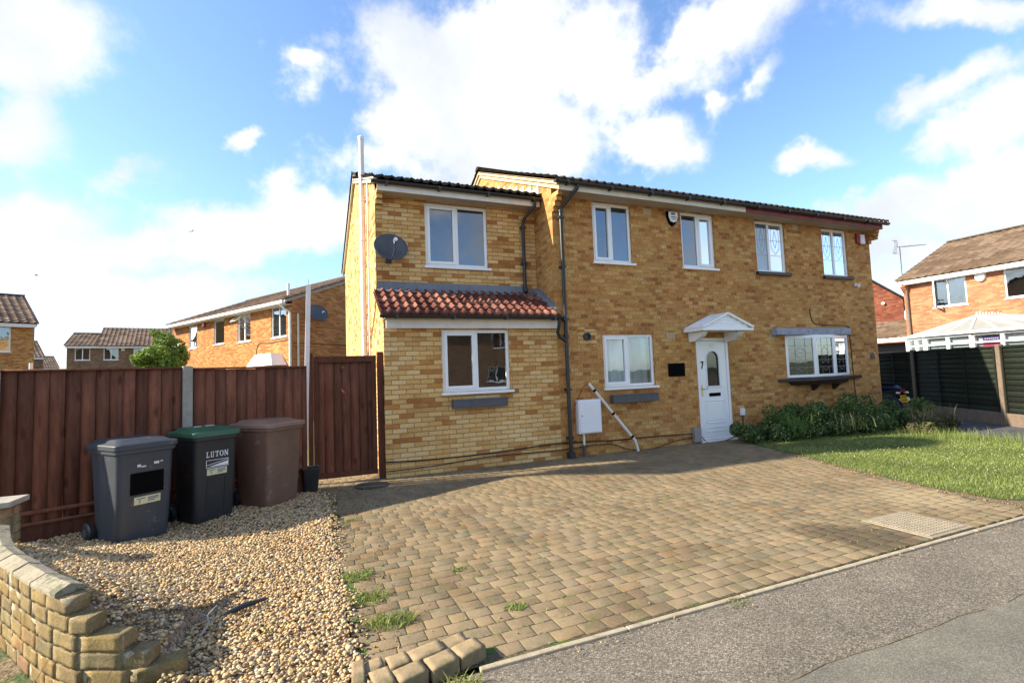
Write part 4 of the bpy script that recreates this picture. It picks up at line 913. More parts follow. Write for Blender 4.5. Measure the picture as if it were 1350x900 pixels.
# ------------------------------------------------------------------ lawn and verge
lawn=[(3.98,-.1),(3.66,-.9),(3.46,-1.6),(3.30,-2.1),(3.08,-2.6),(2.90,-3.1),(2.74,-3.7),(2.62,-4.2),(2.60,-4.85),(2.9,-5.05),(3.6,-5.22),(6.6,-5.22),(6.9,-4.2),(7.4,-3.1),(7.9,-2.0),(8.3,-1.2),(8.8,-.1)]
sheet('lawn_soil',[(3.9,-.05),(3.3,-1.7),(2.9,-2.5),(2.6,-3.4),(2.38,-4.4),(2.36,-5.235),(7.2,-5.235),(8.9,-.05)],-.004,M['soil'])
sheet('lawn',lawn,.002,M['grass_base'])
sheet('side_drive',[(7.0,-5.23),(14,-5.23),(14,12),(9.0,12),(8.98,-.05),(8.3,-1.25),(7.4,-3.1)],.001,M['asphalt_dark'])
def inpoly(px,py,poly):
    c=np.zeros(len(px),bool);j=len(poly)-1
    for i in range(len(poly)):
        xi,yi=poly[i];xj,yj=poly[j]
        c^=((yi>py)!=(yj>py))&(px<(xj-xi)*(py-yi)/(yj-yi+1e-12)+xi);j=i
    return c
def blades(name,px,py,pz,h,w_,lean,cols,mat,parent=None):
    n=len(px);a=rng.uniform(0,2*np.pi,n);la=rng.uniform(0,2*np.pi,n);lx=np.cos(la)*lean*h;ly=np.sin(la)*lean*h
    dx,dy=np.cos(a)*w_/2,np.sin(a)*w_/2
    b=np.stack([px,py,pz],1)
    v0=b+np.stack([-dx,-dy,0*dx],1);v1=b+np.stack([dx,dy,0*dx],1)
    mid=b+np.stack([lx*.35,ly*.35,h*.6],1);v2=mid+np.stack([dx,dy,0*dx],1)*.8;v3=mid-np.stack([dx,dy,0*dx],1)*.8
    v4=b+np.stack([lx,ly,h],1);v5=v4+np.stack([dx,dy,0*dx],1)*.15
    W=np.stack([v0,v1,v2,v3,v4,v5],1).reshape(-1,3);k=np.arange(n)[:,None]*6
    Fq=np.concatenate([k+np.array([[0,1,2,3]]),k+np.array([[3,2,5,4]])])
    C=np.concatenate([np.repeat(cols,6,0),np.ones((n*6,1))],1)
    return fast_mesh(name,W,Fq,mat,C,parent)
n=110000;gx=rng.uniform(2.4,9,n);gy_=rng.uniform(-5.25,-.1,n)
# thin towards the worn edge by the drive
exx=np.array([xr(v) for v in gy_]);kk=inpoly(gx,gy_,lawn)&(rng.random(n)<np.clip((gx-exx-.02)/.22,0.03,1));gx,gy_=gx[kk],gy_[kk];n=len(gx)
gp=np.array([(.16,.22,.045),(.20,.26,.06),(.24,.30,.07),(.12,.18,.04),(.30,.31,.11),(.40,.37,.18)])
gc=gp[rng.choice(6,n,p=[.2,.24,.2,.1,.15,.11])]*rng.uniform(.8,1.2,(n,1))*(1+.25*np.sin(gx*3.1+gy_*2)[:,None]*.6)
tag(blades('grass',gx,gy_,np.zeros(n),rng.uniform(.014,.038,n),rng.uniform(.003,.006,n),.9,gc,M['grassb']),'green lawn grass','grass',kind='stuff')
# long unmown stems along the back of the lawn with seed heads
n=1500;tt=rng.random(n);bx_=np.array([(6.3,-1.9),(7.0,-2.6),(6.9,-3.7),(6.4,-4.9)]);seg=rng.integers(0,3,n);p0=bx_[seg];p1=bx_[seg+1]
lx_=p0[:,0]+(p1[:,0]-p0[:,0])*tt+rng.normal(.25,.22,n);ly_=p0[:,1]+(p1[:,1]-p0[:,1])*tt+rng.normal(.05,.2,n)
lc=np.array([(.18,.25,.05),(.35,.36,.14),(.12,.2,.04)])[rng.integers(0,3,n)]
tag(blades('long_grass',lx_,ly_,np.zeros(n),rng.uniform(.08,.22,n),rng.uniform(.003,.006,n),.35,lc,M['grassb']),'long seeding grass along the lawn back edge','grass',kind='stuff')
n=260;dx_=rng.uniform(3.5,6.6,n);dy_=rng.uniform(-4.9,-1.6,n)
o=rocks('clover_flowers',dx_,dy_,np.full(n,.05),np.full(n,.006),[(.8,.8,.75)],M['pebble']);tag(o,'tiny white clover flowers in the lawn','flowers',kind='stuff')

# weeds
def weed(x,y,label,r=.12,nb=160,h=.07,yellow=0.,z=.0,name='weed'):
    a=rng.uniform(0,6.283,nb);q=np.sqrt(rng.random(nb))*r;px=q*np.cos(a);py=q*np.sin(a)*.7
    base=np.array((.17,.24,.05))*(1-yellow)+np.array((.35,.28,.08))*yellow
    c=np.clip(base*rng.uniform(.7,1.4,(nb,1)),0,1)
    o=blades(name,px,py,np.zeros(nb),rng.uniform(.25,1,nb)*h*.75,rng.uniform(.003,.010,nb),1.1,c,M['grassb']);o.location=(x,y,z+(float(gz(x,y))-.02 if (x<-3.9 and y>-4.95 and x>float(wall_x(y))) else 0));tag(o,label,'weed','weeds in the gravel and paving');return o
weed(-3.80,-3.72,'bright green weed at the paving edge, nearest the gate of the three big tufts',.13,220,.07)
weed(-3.76,-4.15,'low green weed spreading from the gravel onto the paving',.16,260,.06)
weed(-3.66,-4.55,'yellow-green weed just behind the stacked blocks',.15,260,.08,.15)
weed(-4.42,-4.35,'sprawling yellow-green weed in the middle of the gravel',.10,120,.05,.4)
weed(-4.30,-4.95,'small green weed in the gravel near the bottom of the frame',.10,130,.07)
weed(-3.72,-2.1,'small weed at the shadow edge of the paving',.07,80,.04)
weed(-3.95,-1.55,'small dark weed in the shaded gravel',.08,80,.05)
weed(-3.05,-3.95,'tiny green weed in the joints of the near paving',.06,90,.03)
weed(-2.9,-4.72,'grassy weed in the joints close to the pavement edge',.08,110,.04)
weed(-3.45,-5.36,'straw-green tuft at the kerb below the stacked blocks',.10,160,.07,.3)
weed(-3.38,-.62,'thin weed beside the round drain cover',.06,60,.06)
weed(-1.6,-5.32,'thin grass tuft along the front of the kerb',.10,70,.03,.3)
# moss and grass in joints as one mass
n=5200;mx_=rng.uniform(-3.85,2.3,n);row_=rng.integers(0,44,n);my=-5.205+row_*.118+rng.normal(0,.006,n)
pat=np.sin(mx_*1.9+my*1.1)+np.sin(mx_*.7-my*2.3+1)+.9*(my<-3.3)+.8*(mx_<-2.5);kk=(pat>1.0)&(my<-1.2);mx_,my=mx_[kk],my[kk];n=len(mx_)
tag(blades('joint_moss',mx_,my,np.full(n,-.006),rng.uniform(.008,.024,n),rng.uniform(.004,.009,n),.8,np.array((.17,.24,.05))*rng.uniform(.6,1.3,(n,1)),M['grassb']),'moss and fine grass in the paving joints','moss',kind='stuff')

# ------------------------------------------------------------------ garden wall, stepped and broken
from mathutils import noise as mnoise
import bmesh
def rough_block(size,col,MM,cuts=4,amp=.0022,chip=.35):
    bm=bmesh.new();bmesh.ops.create_cube(bm,size=1);bmesh.ops.subdivide_edges(bm,edges=bm.edges[:],cuts=cuts,use_grid_fill=True)
    sd=Vector((random.random()*99,random.random()*99,random.random()*99));ck=[Vector((random.choice((-1,1)),random.choice((-1,1)),1)) for _ in range(2)] if random.random()<chip*.7 else []
    b0=len(V)
    for v in bm.verts:
        q=Vector((v.co.x*size[0],v.co.y*size[1],v.co.z*size[2]));e=sum(1 for k in range(3) if abs(abs(v.co[k])-.5)<.01)
        q+=mnoise.noise_vector((q+sd)*28)*amp+mnoise.noise_vector((q+sd)*90)*amp*.9
        if e>=2:
            for k in range(3):
                if abs(abs(v.co[k])-.5)<.01: q[k]-=math.copysign(.0006*(1 if e==2 else 1.4),v.co[k])
        for c_ in ck:
            dd_=(Vector((v.co.x*2,v.co.y*2,v.co.z*2))-c_).length
            if dd_<.6: q-=Vector((c_.x*size[0],c_.y*size[1],c_.z*size[2]*.8))*.10*(1-dd_/.6)*2
        V.append(tuple(MM@q));sh_=.82+.36*mnoise.noise((q+sd)*14);C.append((col[0]*sh_,col[1]*sh_,col[2]*sh_,1))
    bm.verts.index_update()
    for f in bm.faces: F.append(tuple(b0+v.index for v in f.verts))
    bm.free()
gw=thing('garden_wall','curved low yellow brick wall with sloping coping, broken down in steps beside the gravel','wall')
pts=[Vector((x,y,0)) for x,y in curve]
seg=[(b_-a).length for a,b_ in zip(pts[:-1],pts[1:])];cum=[0]
for s in seg: cum.append(cum[-1]+s)
def at(s):
    s=max(0,min(cum[-1]-1e-4,s))
    for i in range(len(seg)):
        if cum[i]<=s<=cum[i+1]:
            q=(s-cum[i])/seg[i];return pts[i].lerp(pts[i+1],q),(pts[i+1]-pts[i]).normalized()
start=[0,.0,.14,.25,.42,.55]          # where each course begins, measured from the broken end
pal_w=np.array([(.36,.26,.11),(.36,.24,.095),(.30,.22,.11),(.38,.28,.13),(.34,.20,.11),(.28,.23,.12),(.38,.23,.10)])
V=[];F=[];C=[]
for ci in range(-1,6):
    s=start[max(ci,0)];z=ci*.080+.068;first=True
    if ci%2==0: s0=s
    while s<cum[-1]-.02:
        ln=.215 if not first or ci%2 else .11; first=False
        p,d=at(s+ln/2);e=min(s+ln,cum[-1]);ang=math.atan2(d.y,d.x)
        MM=Matrix.Translation((p.x,p.y,0))@Matrix.Rotation(ang,4,'Z')
        rough_block((ln-.007,.102,.0735),pal_w[random.randrange(len(pal_w))]*(.75+.3*random.random()),Matrix.Translation((0,0,z-.034))@MM@Matrix.Rotation((random.random()-.5)*.03,4,'Z'));s+=ln
fast_mesh('brickwork',np.array(V),np.array(F),M['wallbrick'],np.array(C),gw)
V=[];F=[];C=[]
for ci in range(-1,6):   # mortar core
    s=start[max(ci,0)]+.01;z0=ci*.080-.012
    while s<cum[-1]-.03:
        p,d=at(s);p2,d2=at(min(s+.12,cum[-1]));n_=Vector((-d.y,d.x,0))*.0495;n2=Vector((-d2.y,d2.x,0))*.0495
        b0=len(V);
        for (a,nn) in ((p,n_),(p2,n2)): V+= [tuple(a-nn+Vector((0,0,z0))),tuple(a+nn+Vector((0,0,z0))),tuple(a+nn+Vector((0,0,z0+.078))),tuple(a-nn+Vector((0,0,z0+.078)))]
        F+=[(b0,b0+1,b0+5,b0+4),(b0+1,b0+2,b0+6,b0+5),(b0+2,b0+3,b0+7,b0+6),(b0+3,b0,b0+4,b0+7),(b0,b0+3,b0+2,b0+1),(b0+4,b0+5,b0+6,b0+7)];s+=.12
C=[(.42,.36,.25,1)]*len(V);fast_mesh('mortar',np.array(V),np.array(F),M['wallbrick'],np.array(C),gw)
s=.64;zc=.474
while s<cum[-1]-.02:   # saddle-back coping stones
    ln=.30+random.random()*.03;e=min(s+ln,cum[-1]);p,d=at(s);p2,d2=at(e-.006);n_=Vector((-d.y,d.x,0));n2=Vector((-d2.y,d2.x,0));dz=(random.random()-.5)*.012
    prof=[(-.066,0),(.066,0),(.064,.022),(.0,.050),(-.064,.022)]
    b=MB();b.hexa([tuple(p+n_*a+Vector((0,0,zc+h_+dz))) for a,h_ in prof],[tuple(p2+n2*a+Vector((0,0,zc+h_+dz*.3))) for a,h_ in prof])
    b.build('coping',M['coping'],gw,bevel=.004);s+=ln+.004
# loose and stacked blocks at the road end of the gravel
stack=[(-3.905,-5.10,.058,.065,.20,-4),(-3.80,-5.19,.052,.10,.15,8),(-3.665,-5.205,.056,.15,.11,12),(-3.50,-5.18,.060,.15,.115,13),(-3.345,-5.145,.066,.15,.115,16),(-3.83,-5.055,.046,.11,.11,5),(-3.70,-5.05,.040,.11,.11,8),(-3.545,-5.035,.044,.19,.11,11),(-3.39,-5.00,.034,.16,.11,15)]
for i,(x,y_,z,w_,d_,a) in enumerate(stack):
    V=[];F=[];C=[];rough_block((w_,d_,.085),np.array((.36,.265,.15))*(.88+.24*random.random()),Matrix.Translation((0,0,-.0425)),4,.002)
    o=fast_mesh('loose_block',np.array(V),np.array(F),M['paver'],np.array(C));o.location=(x,y_,z);o.rotation_euler=(R(2),R(-2),R(a))
    tag(o,'loose sandy paving block heaped where the gravel meets the pavement edge','paving block','loose blocks by the pavement')
# taller pier where that wall meets the fence
pr=thing('brick_pier','square yellow brick pier with a flat stone cap at the left edge of the photo','pier',(-6.45,-2.44,0),R(0))
V=[];F=[];C=[]
for ci in range(8):
    for k_ in range(4):
        MM=Matrix.Rotation(k_*math.pi/2+(0),4,'Z');
        block(-.11,.0 if ci%2 else .11,.012,.11,ci*.075+.065,.063,ca=pal_w[random.randrange(len(pal_w))]*.9,ch=.003,M_=MM)
        if ci%2: block(.004,.11,.012,.11,ci*.075+.065,.063,ca=pal_w[random.randrange(len(pal_w))]*1.05,ch=.004,M_=MM)
fast_mesh('brickwork',np.array(V),np.array(F),M['wallbrick'],np.array(C),pr)
b=MB();b.box(-.10,.10,-.10,.10,0,.60);b.build('mortar',M['kerb'],pr)
b=MB();b.box(-.15,.15,-.15,.15,.605,.65);b.build('cap_stone',M['concrete'],pr,bevel=.008)
# soil and weeds outside the wall
o=weed(-5.5,-4.95,'tangle of dry weeds outside the garden wall at the bottom left corner',.42,900,.16,.45);o=weed(-5.05,-4.98,'green weeds at the foot of the broken wall end',.28,500,.14,.1)
b=MB()
for i in range(16):
    a=random.uniform(0,6.28);x,y_=random.uniform(-.35,.35),random.uniform(-.1,.1);h_=random.uniform(.2,.42)
    b.tube([(x,y_,0),(x+.03*math.cos(a),y_+.03*math.sin(a),h_*.5),(x+.12*math.cos(a),y_+.12*math.sin(a),h_)],[.003,.002,.001],5)
o=b.build('dry_stalks',M['stem'],fix=False);o.location=(-5.35,-4.90,0);tag(o,'thin dry brown stalks standing outside the broken garden wall','weed','weeds in the gravel and paving')
sheet('soil_verge',[(-9.5,-5.28),(-4.65,-5.28),(-4.68,-4.8)]+[(p[0]-.0,p[1]) for p in curve[1:]]+[(-6.5,-2.4),(-9.5,-2.2)],-.006,M['soil'])
# debris on the gravel
b=MB();b.tube([(0,0,0),(.10,.03,.02),(.22,.10,.01)],[.016,.02,.010],8);o=b.build('plastic_scrap',M['black_plastic'],smooth=True);o.location=(-4.62,-4.02,.03+float(bank(-4.5,-4.0)));tag(o,'curved strip of black plastic lying on the sunny gravel','plastic scrap')
b=MB();b.tube([(0,0,0),(.03,.08,.03),(.01,.16,.05),(.05,.24,.07)],[.008,.007,.006,.003],7);b.tube([(.01,.15,.05),(-.04,.2,.06)],[.005,.002],6);o=b.build('dry_root',M['concrete'],smooth=True);o.location=(-4.72,-4.30,.03+float(bank(-4.72,-4.2)));tag(o,'pale dry root on the gravel beside the wall end','root')
b=MB();b.tube([(0,0,0),(.09,.02,.01),(.18,.0,.005)],[.02,.024,.012],8);o=b.build('plastic_scrap',M['black_plastic'],smooth=True);o.location=(-4.32,-1.35,.02);tag(o,'small dark scrap on the shaded gravel below the brown bin','plastic scrap')

# ------------------------------------------------------------------ left fence and gate
def boards_mesh(name,mat,parent,P,d,L_,z0,z1,bw,overlap=.02,seed=1,th=.012,cap=True):
    rs=np.random.default_rng(seed);P=Vector(P);d=Vector(d).normalized();n=Vector((d.y,-d.x,0));V=[];F=[];C=[];s=0
    while s<L_-.01:
        e=min(s+bw*rs.uniform(.92,1.05),L_);tn=rs.random();zt=z1+rs.normal(0,.003);o0=rs.uniform(-.002,.002);hs=(z0,z0+(z1-z0)*.33,z0+(z1-z0)*.66,zt)
        b0=len(V)
        for z in hs:
            w1=rs.normal(0,.0015)
            for (a,q) in ((s,.0+o0+w1),(e+.004,.011+o0+w1),(e+.004,.011-th+o0+w1),(s,-th+o0+w1)): V.append(tuple(P+d*a+n*q+Vector((0,0,z))))
        for j_ in range(3):
            for k_ in range(4): F.append((b0+j_*4+k_,b0+j_*4+(k_+1)%4,b0+(j_+1)*4+(k_+1)%4,b0+(j_+1)*4+k_))
        F.append((b0+12,b0+13,b0+14,b0+15));C+=[(tn,tn,tn,1)]*16;s=e
    if cap:
        for (za,zb,q0,q1) in ((z1-.0,z1+.022,-.03,.025),(z0-.0,z0+.03,.011,.03),(z0+(z1-z0)*.07,z0+(z1-z0)*.07+.04,.012,.034)):
            b0=len(V)
            for a in (0,L_):
                for (q,z) in ((q0,za),(q1,za),(q1,zb),(q0,zb)): V.append(tuple(P+d*a+n*q+Vector((0,0,z))))
            F+=[(b0,b0+1,b0+5,b0+4),(b0+1,b0+2,b0+6,b0+5),(b0+2,b0+3,b0+7,b0+6),(b0+3,b0,b0+4,b0+7),(b0,b0+3,b0+2,b0+1),(b0+4,b0+5,b0+6,b0+7)];C+=[(.55,.55,.55,1)]*8
    return fast_mesh(name,np.array(V),np.array(F),mat,np.array(C),parent)
fn=thing('wooden_fence','red-brown closeboard fence with grey concrete posts behind the three wheelie bins','fence')
dF=Vector((fl1.x-fl0.x,fl1.y-fl0.y,0));LF=dF.length;dF.normalize();nF=Vector((dF.y,-dF.x,0))
mid=1.60
def FP(s,z=0,q=0): v=Vector((fl0.x,fl0.y,0))+dF*s+nF*q;return (v.x,v.y,z)
boards_mesh('fence_panel',M['fence_red'],fn,FP(.055),dF,mid-.11,.19,1.715,.118,seed=3)
boards_mesh('fence_panel',M['fence_red'],fn,FP(mid+.055),dF,LF-mid-.06,.19,1.705,.118,seed=5)
gb=MB()
for (a,c_) in ((.055,mid-.055),(mid+.055,LF)):
    gb.hexa([FP(a,-.05,-.02),FP(c_,-.05,-.02),FP(c_,-.05,.012),FP(a,-.05,.012)],[FP(a,.185,-.02),FP(c_,.185,-.02),FP(c_,.185,.012),FP(a,.185,.012)])
gb.build('gravel_board',M['fence_red'],fn)
for s in (0,mid):
    b=MB();b.hexa([FP(s-.05,-.05,-.05),FP(s+.05,-.05,-.05),FP(s+.05,-.05,.05),FP(s-.05,-.05,.05)],[FP(s-.05,1.745,-.05),FP(s+.05,1.745,-.05),FP(s+.05,1.745,.05),FP(s-.05,1.745,.05)]);b.build('concrete_post',M['concrete'],fn,bevel=.008)
# fence that carries on out of view to the left
g2=thing('wooden_fence','red-brown closeboard fence running on out of view past the brick pier','fence')
P0=Vector(FP(-.06));boards_mesh('fence_panel',M['fence_red'],g2,(P0.x-4.5,P0.y+.12,0),(1,-.027,0),4.46,.05,1.74,.118,seed=12)
# gate
gt=thing('garden_gate','tall red-brown boarded gate with a frame between the fence and the extension wall','gate')
GY=.12;boards_mesh('gate_boards',M['fence_red'],gt,(-4.03,GY,0),(1,0,0),.88,.12,1.84,.125,seed=21,cap=False)
b=MB();b.box(-4.045,-3.14,GY-.035,GY-.012,1.78,1.875).box(-4.045,-3.975,GY-.033,GY-.012,.07,1.78).box(-3.21,-3.142,GY-.033,GY-.012,.07,1.78).box(-3.975,-3.21,GY-.034,GY-.012,.07,.15)
b.build('gate_frame',M['fence_red'],gt,bevel=.004)
b=MB();b.box(-4.12,-4.05,GY-.04,GY+.04,-.02,1.93);b.build('gate_post',M['fence_red'],gt,bevel=.005)
b=MB();b.box(-3.125,-3.04,GY-.06,GY+.03,-.02,1.93);b.build('gate_post',M['fence_red'],gt,bevel=.005)
# tall pale pole by the hinge post
b=MB();b.beam((-4.16,-.02,.55),(-4.10,.0,2.93),.065,.05,(0,1,0));b.beam((-4.10,.0,2.93),(-4.098,.0,3.02),.012,.012);o=b.build('white_pole',M['pole_white'],bevel=.006);tag(o,'tall narrow off-white pole fixed upright at the fence end beside the gate','pole')

# ------------------------------------------------------------------ wheelie bins
def rrect(w_,d_,r,n=4,cy=0):
    P=[]
    for (sx_,sy_,a0) in ((1,1,0),(-1,1,90),(-1,-1,180),(1,-1,270)):
        for k_ in range(n+1):
            a=R(a0+90*k_/n);P.append((sx_*(w_/2-r)+r*math.cos(a),cy+sy_*(d_/2-r)+r*math.sin(a)))
    return P
def loft(mb,rings):
    n=len(rings[0]);V=[p for r0 in rings for p in r0];F=[]
    for i in range(len(rings)-1):
        for k_ in range(n):F.append((i*n+k_,i*n+(k_+1)%n,(i+1)*n+(k_+1)%n,(i+1)*n+k_))
    F+=[tuple(reversed(range(n))),tuple((len(rings)-1)*n+k_ for k_ in range(n))];mb.add(V,F)
def bin_(loc,rz,label,bm_,lm,W=.56,Dp=.60,H=.98,wh='black_plastic',bow=True,style=0):
    t_=thing('wheelie_bin',label,'wheelie bin',loc,rz,'wheelie bins along the fence')
    b=MB();rings=[]
    for (z,w_,d_,cy,rr0) in ((.02,W*.86,Dp*.74,-.01,.06),(.10,W*.87,Dp*.78,-.01,.06),(H*.5,W*.90,Dp*.86,-.01,.05),(H-.10,W*.93,Dp*.93,0,.05),(H-.055,W*.94,Dp*.95,0,.05),(H-.055,W*1.0,Dp*1.02,0,.05),(H-.005,W*1.0,Dp*1.02,0,.05)):
        rings.append([(x,y,z) for x,y in rrect(w_,d_,rr0,4,cy)])
    loft(b,rings);b.build('body',M[bm_],t_,bevel=.004,smooth=True)
    l=MB();rings=[]
    for (z,w_,d_,cy) in ((H-.015,W*1.05,Dp*1.08,0),(H+.03,W*1.05,Dp*1.08,0),(H+.038,W*1.02,Dp*1.05,0),(H+.045,W*.88,Dp*.86,.01),(H+.072,W*.78,Dp*.70,.03),(H+.080,W*.66,Dp*.58,.04)):
        rings.append([(x,y,z) for x,y in rrect(w_,d_,.05,4,cy)])
    loft(l,rings);lid=l.build('lid',M[lm],t_,bevel=.004,smooth=True)
    h=MB()
    for sx_ in (-1,1): h.tube([(sx_*W*.34,Dp*.46,H+.055),(sx_*W*.34,Dp*.56,H+.05),(sx_*W*.34,Dp*.60,H-.02)],.018,10)
    h.tube([(-W*.40,Dp*.60,H-.02),(W*.40,Dp*.60,H-.02)],.016,12);h.build('handle',M[bm_],t_,smooth=True)
    for sx_ in (-1,1):
        w0=MB();w0.lathe([(.03,-.028),(.085,-.028),(.10,-.018),(.10,.018),(.085,.028),(.03,.028)],20,(sx_*W*.50,Dp*.40,.10),'x');wo=w0.build('wheel',M['black_plastic'],t_,smooth=True)
        hb=MB();hb.lathe([(.0,-.032),(.045,-.034),(.045,.034),(.0,.032)],14,(sx_*W*.50,Dp*.40,.10),'x');hb.build('hub',M['dark_metal'],wo)
    return t_
def front(t_,fn_,name,mat,Dp,bevel=0):
    b=MB();fn_(b);return b.build(name,M[mat],t_,bevel=bevel)
def yfront(z,H,Dp): # y of the sloping front face at height z
    ks=[(.02,Dp*.74,-.01),(.10,Dp*.78,-.01),(H*.5,Dp*.86,-.01),(H-.10,Dp*.93,0)]
    for (a,b_) in zip(ks[:-1],ks[1:]):
        if a[0]<=z<=b_[0]: q=(z-a[0])/(b_[0]-a[0]);return (a[2]+(b_[2]-a[2])*q)-(a[1]+(b_[1]-a[1])*q)/2
    return -Dp/2
def plate(b,H,Dp,x0,x1,z0,z1,off=.003,th=.003):
    ya,yb=yfront(z0,H,Dp)-off,yfront(z1,H,Dp)-off
    b.hexa([(x0,ya,z0),(x1,ya,z0),(x1,yb,z1),(x0,yb,z1)],[(x0,ya-th,z0),(x1,ya-th,z0),(x1,yb-th,z1),(x0,yb-th,z1)])
def seg7(b,H,Dp,x,z,s,off):
    plate(b,H,Dp,x,x+s*.6,z+s*.84,z+s,off);b.beam((x+s*.52,yfront(z+s*.4,H,Dp)-off-.001,z+s*.86),(x+s*.2,yfront(z,H,Dp)-off-.001,z),.003,s*.16,(1,0,0))
def num_sticker(t_,H,Dp,x0,x1,z0,z1):
    b=MB();plate(b,H,Dp,x0,x1,z0,z1);s_=b.build('sticker',M['sticker'],t_)
    k_=MB();h_=z1-z0;seg7(k_,H,Dp,x0+(x1-x0)*.16,z0+h_*.14,h_*.42,.0065);plate(k_,H,Dp,x0+(x1-x0)*.10,x0+(x1-x0)*.40,z0+h_*.72,z0+h_*.82,.0065)
    for q in (.70,.50,.28): plate(k_,H,Dp,x0+(x1-x0)*.52,x0+(x1-x0)*(.92 if q>.4 else .78),z0+h_*q,z0+h_*(q+.10),.0065)
    k_.build('lettering',M['ink_blue'],s_)
B1=bin_((-5.78,-1.58,.0),R(38),'grey wheelie bin with a black panel and cream sticker, leftmost of the three','bin_grey','bin_grey',.54,.60,.93)
front(B1,lambda b:plate(b,.93,.60,-.135,.155,.47,.68,.004,.004),'black_panel','black',.6)
num_sticker(B1,.93,.60,-.10,.13,.37,.445)
front(B1,lambda b:(plate(b,.93,.60,-.08,-.05,.735,.76),plate(b,.93,.60,-.045,-.005,.73,.742),plate(b,.93,.60,.065,.11,.745,.77),plate(b,.93,.60,.12,.145,.76,.77)),'worn_lettering','pink_white',.6)
B2=bin_((-5.22,-1.15,.0),R(36),'black wheelie bin with green lid and LUTON lettering, middle of the three','bin_black','lid_green',.50,.56,.96)
H2,D2=.96,.56
def luton(b):
    x=-.115;z0=.715;h_=.062;w_=.036;s_=.008;o_=.004
    P=lambda a,c_,d,e: plate(b,H2,D2,a,c_,d,e,o_,.002)
    # L
    P(x+.006,x+.014,z0,z0+h_);P(x,x+.022,z0+h_-.005,z0+h_);P(x,x+.034,z0,z0+.007);P(x+.030,x+.034,z0,z0+.018)
    x+=.046 # U
    P(x+.004,x+.012,z0+.012,z0+h_);P(x+.028,x+.033,z0+.012,z0+h_);P(x+.008,x+.030,z0,z0+.007);P(x+.004,x+.012,z0+.004,z0+.014);P(x+.027,x+.033,z0+.004,z0+.014);P(x,x+.017,z0+h_-.005,z0+h_);P(x+.023,x+.038,z0+h_-.005,z0+h_)
    x+=.050 # T
    P(x,x+.040,z0+h_-.008,z0+h_);P(x+.016,x+.024,z0,z0+h_);P(x+.010,x+.030,z0,z0+.005);P(x,x+.004,z0+h_-.018,z0+h_);P(x+.036,x+.040,z0+h_-.018,z0+h_)
    x+=.048 # O
    P(x,x+.009,z0+.014,z0+h_-.014);P(x+.033,x+.042,z0+.014,z0+h_-.014);P(x+.011,x+.031,z0,z0+.006);P(x+.011,x+.031,z0+h_-.006,z0+h_)
    for (a,c_) in ((.004,.013),(.029,.038)): P(x+a,x+c_,z0+.005,z0+.015);P(x+a,x+c_,z0+h_-.015,z0+h_-.005)
    x+=.050 # N
    P(x+.004,x+.010,z0,z0+h_);P(x+.034,x+.040,z0,z0+h_);P(x,x+.014,z0,z0+.004);P(x+.028,x+.045,z0+h_-.004,z0+h_)
    b.beam((x+.006,yfront(z0+h_,H2,D2)-.0055,z0+h_),(x+.037,yfront(z0,H2,D2)-.0055,z0),.002,.010,(1,0,0))
front(B2,luton,'lettering','white_ink',.5)
def emblem(b):
    x0,x1,z0,z1=-.115,.125,.60,.685;P=lambda a,c_,d,e: plate(b,H2,D2,a,c_,d,e,.004,.002)
    P(x0,x1,z0,z0+.005);P(x0,x1,z1-.005,z1);P(x0,x0+.005,z0,z1);P(x1-.005,x1,z0,z1)
    y=lambda z:yfront(z,H2,D2)-.006
    b.poly((x0+.02,y(z0+.012),z0+.012),(x1-.006,y(z0+.012),z0+.012),(x1-.006,y(z1-.03),z1-.03));b.beam((x0+.005,y(z0+.03),z0+.03),(x1-.005,y(z1-.012),z1-.012),.002,.005,(1,0,0))
front(B2,emblem,'emblem','white_ink',.5)
num_sticker(B2,H2,D2,-.105,.11,.52,.59)
front(B2,lambda b:(plate(b,H2,D2,-.10,-.09,.12,.48,.001,.004),plate(b,H2,D2,.09,.10,.12,.48,.001,.004),plate(b,H2,D2,-.09,.09,.48,.49,.001,.004)),'moulded_rib','bin_black',.5)
b=MB();b.box(-.10,-.03,.0,.05,H2+.082,H2+.086).box(.02,.11,.0,.05,H2+.082,H2+.086);b.build('paper_label',M['white_ink'],[c_ for c_ in B2.children if c_.name.startswith('lid')][0])
B3=bin_((-4.60,-.74,.0),R(46),'brown garden waste wheelie bin, rightmost of the three, nearest the gate','bin_brown','lid_brown',.56,.66,.98)
# open black box by the gate
t_=thing('plastic_tub','small open black plastic tub standing between the brown bin and the gate','tub',(-4.10,-.38,.02),R(5))
b=MB();loft(b,[[(x,y,z) for x,y in rrect(w_,d_,.03,3)] for (z,w_,d_) in ((0,.17,.17),(.30,.23,.23),(.30,.25,.25),(.32,.25,.25),(.32,.22,.22),(.04,.165,.165))]);b.build('tub',M['black_plastic'],t_,smooth=True)
b=MB();b.tube([(-.125,0,.31),(-.09,-.0,.33),(.09,0,.33),(.125,0,.31)],.006,8);b.build('handle',M['dark_metal'],t_)

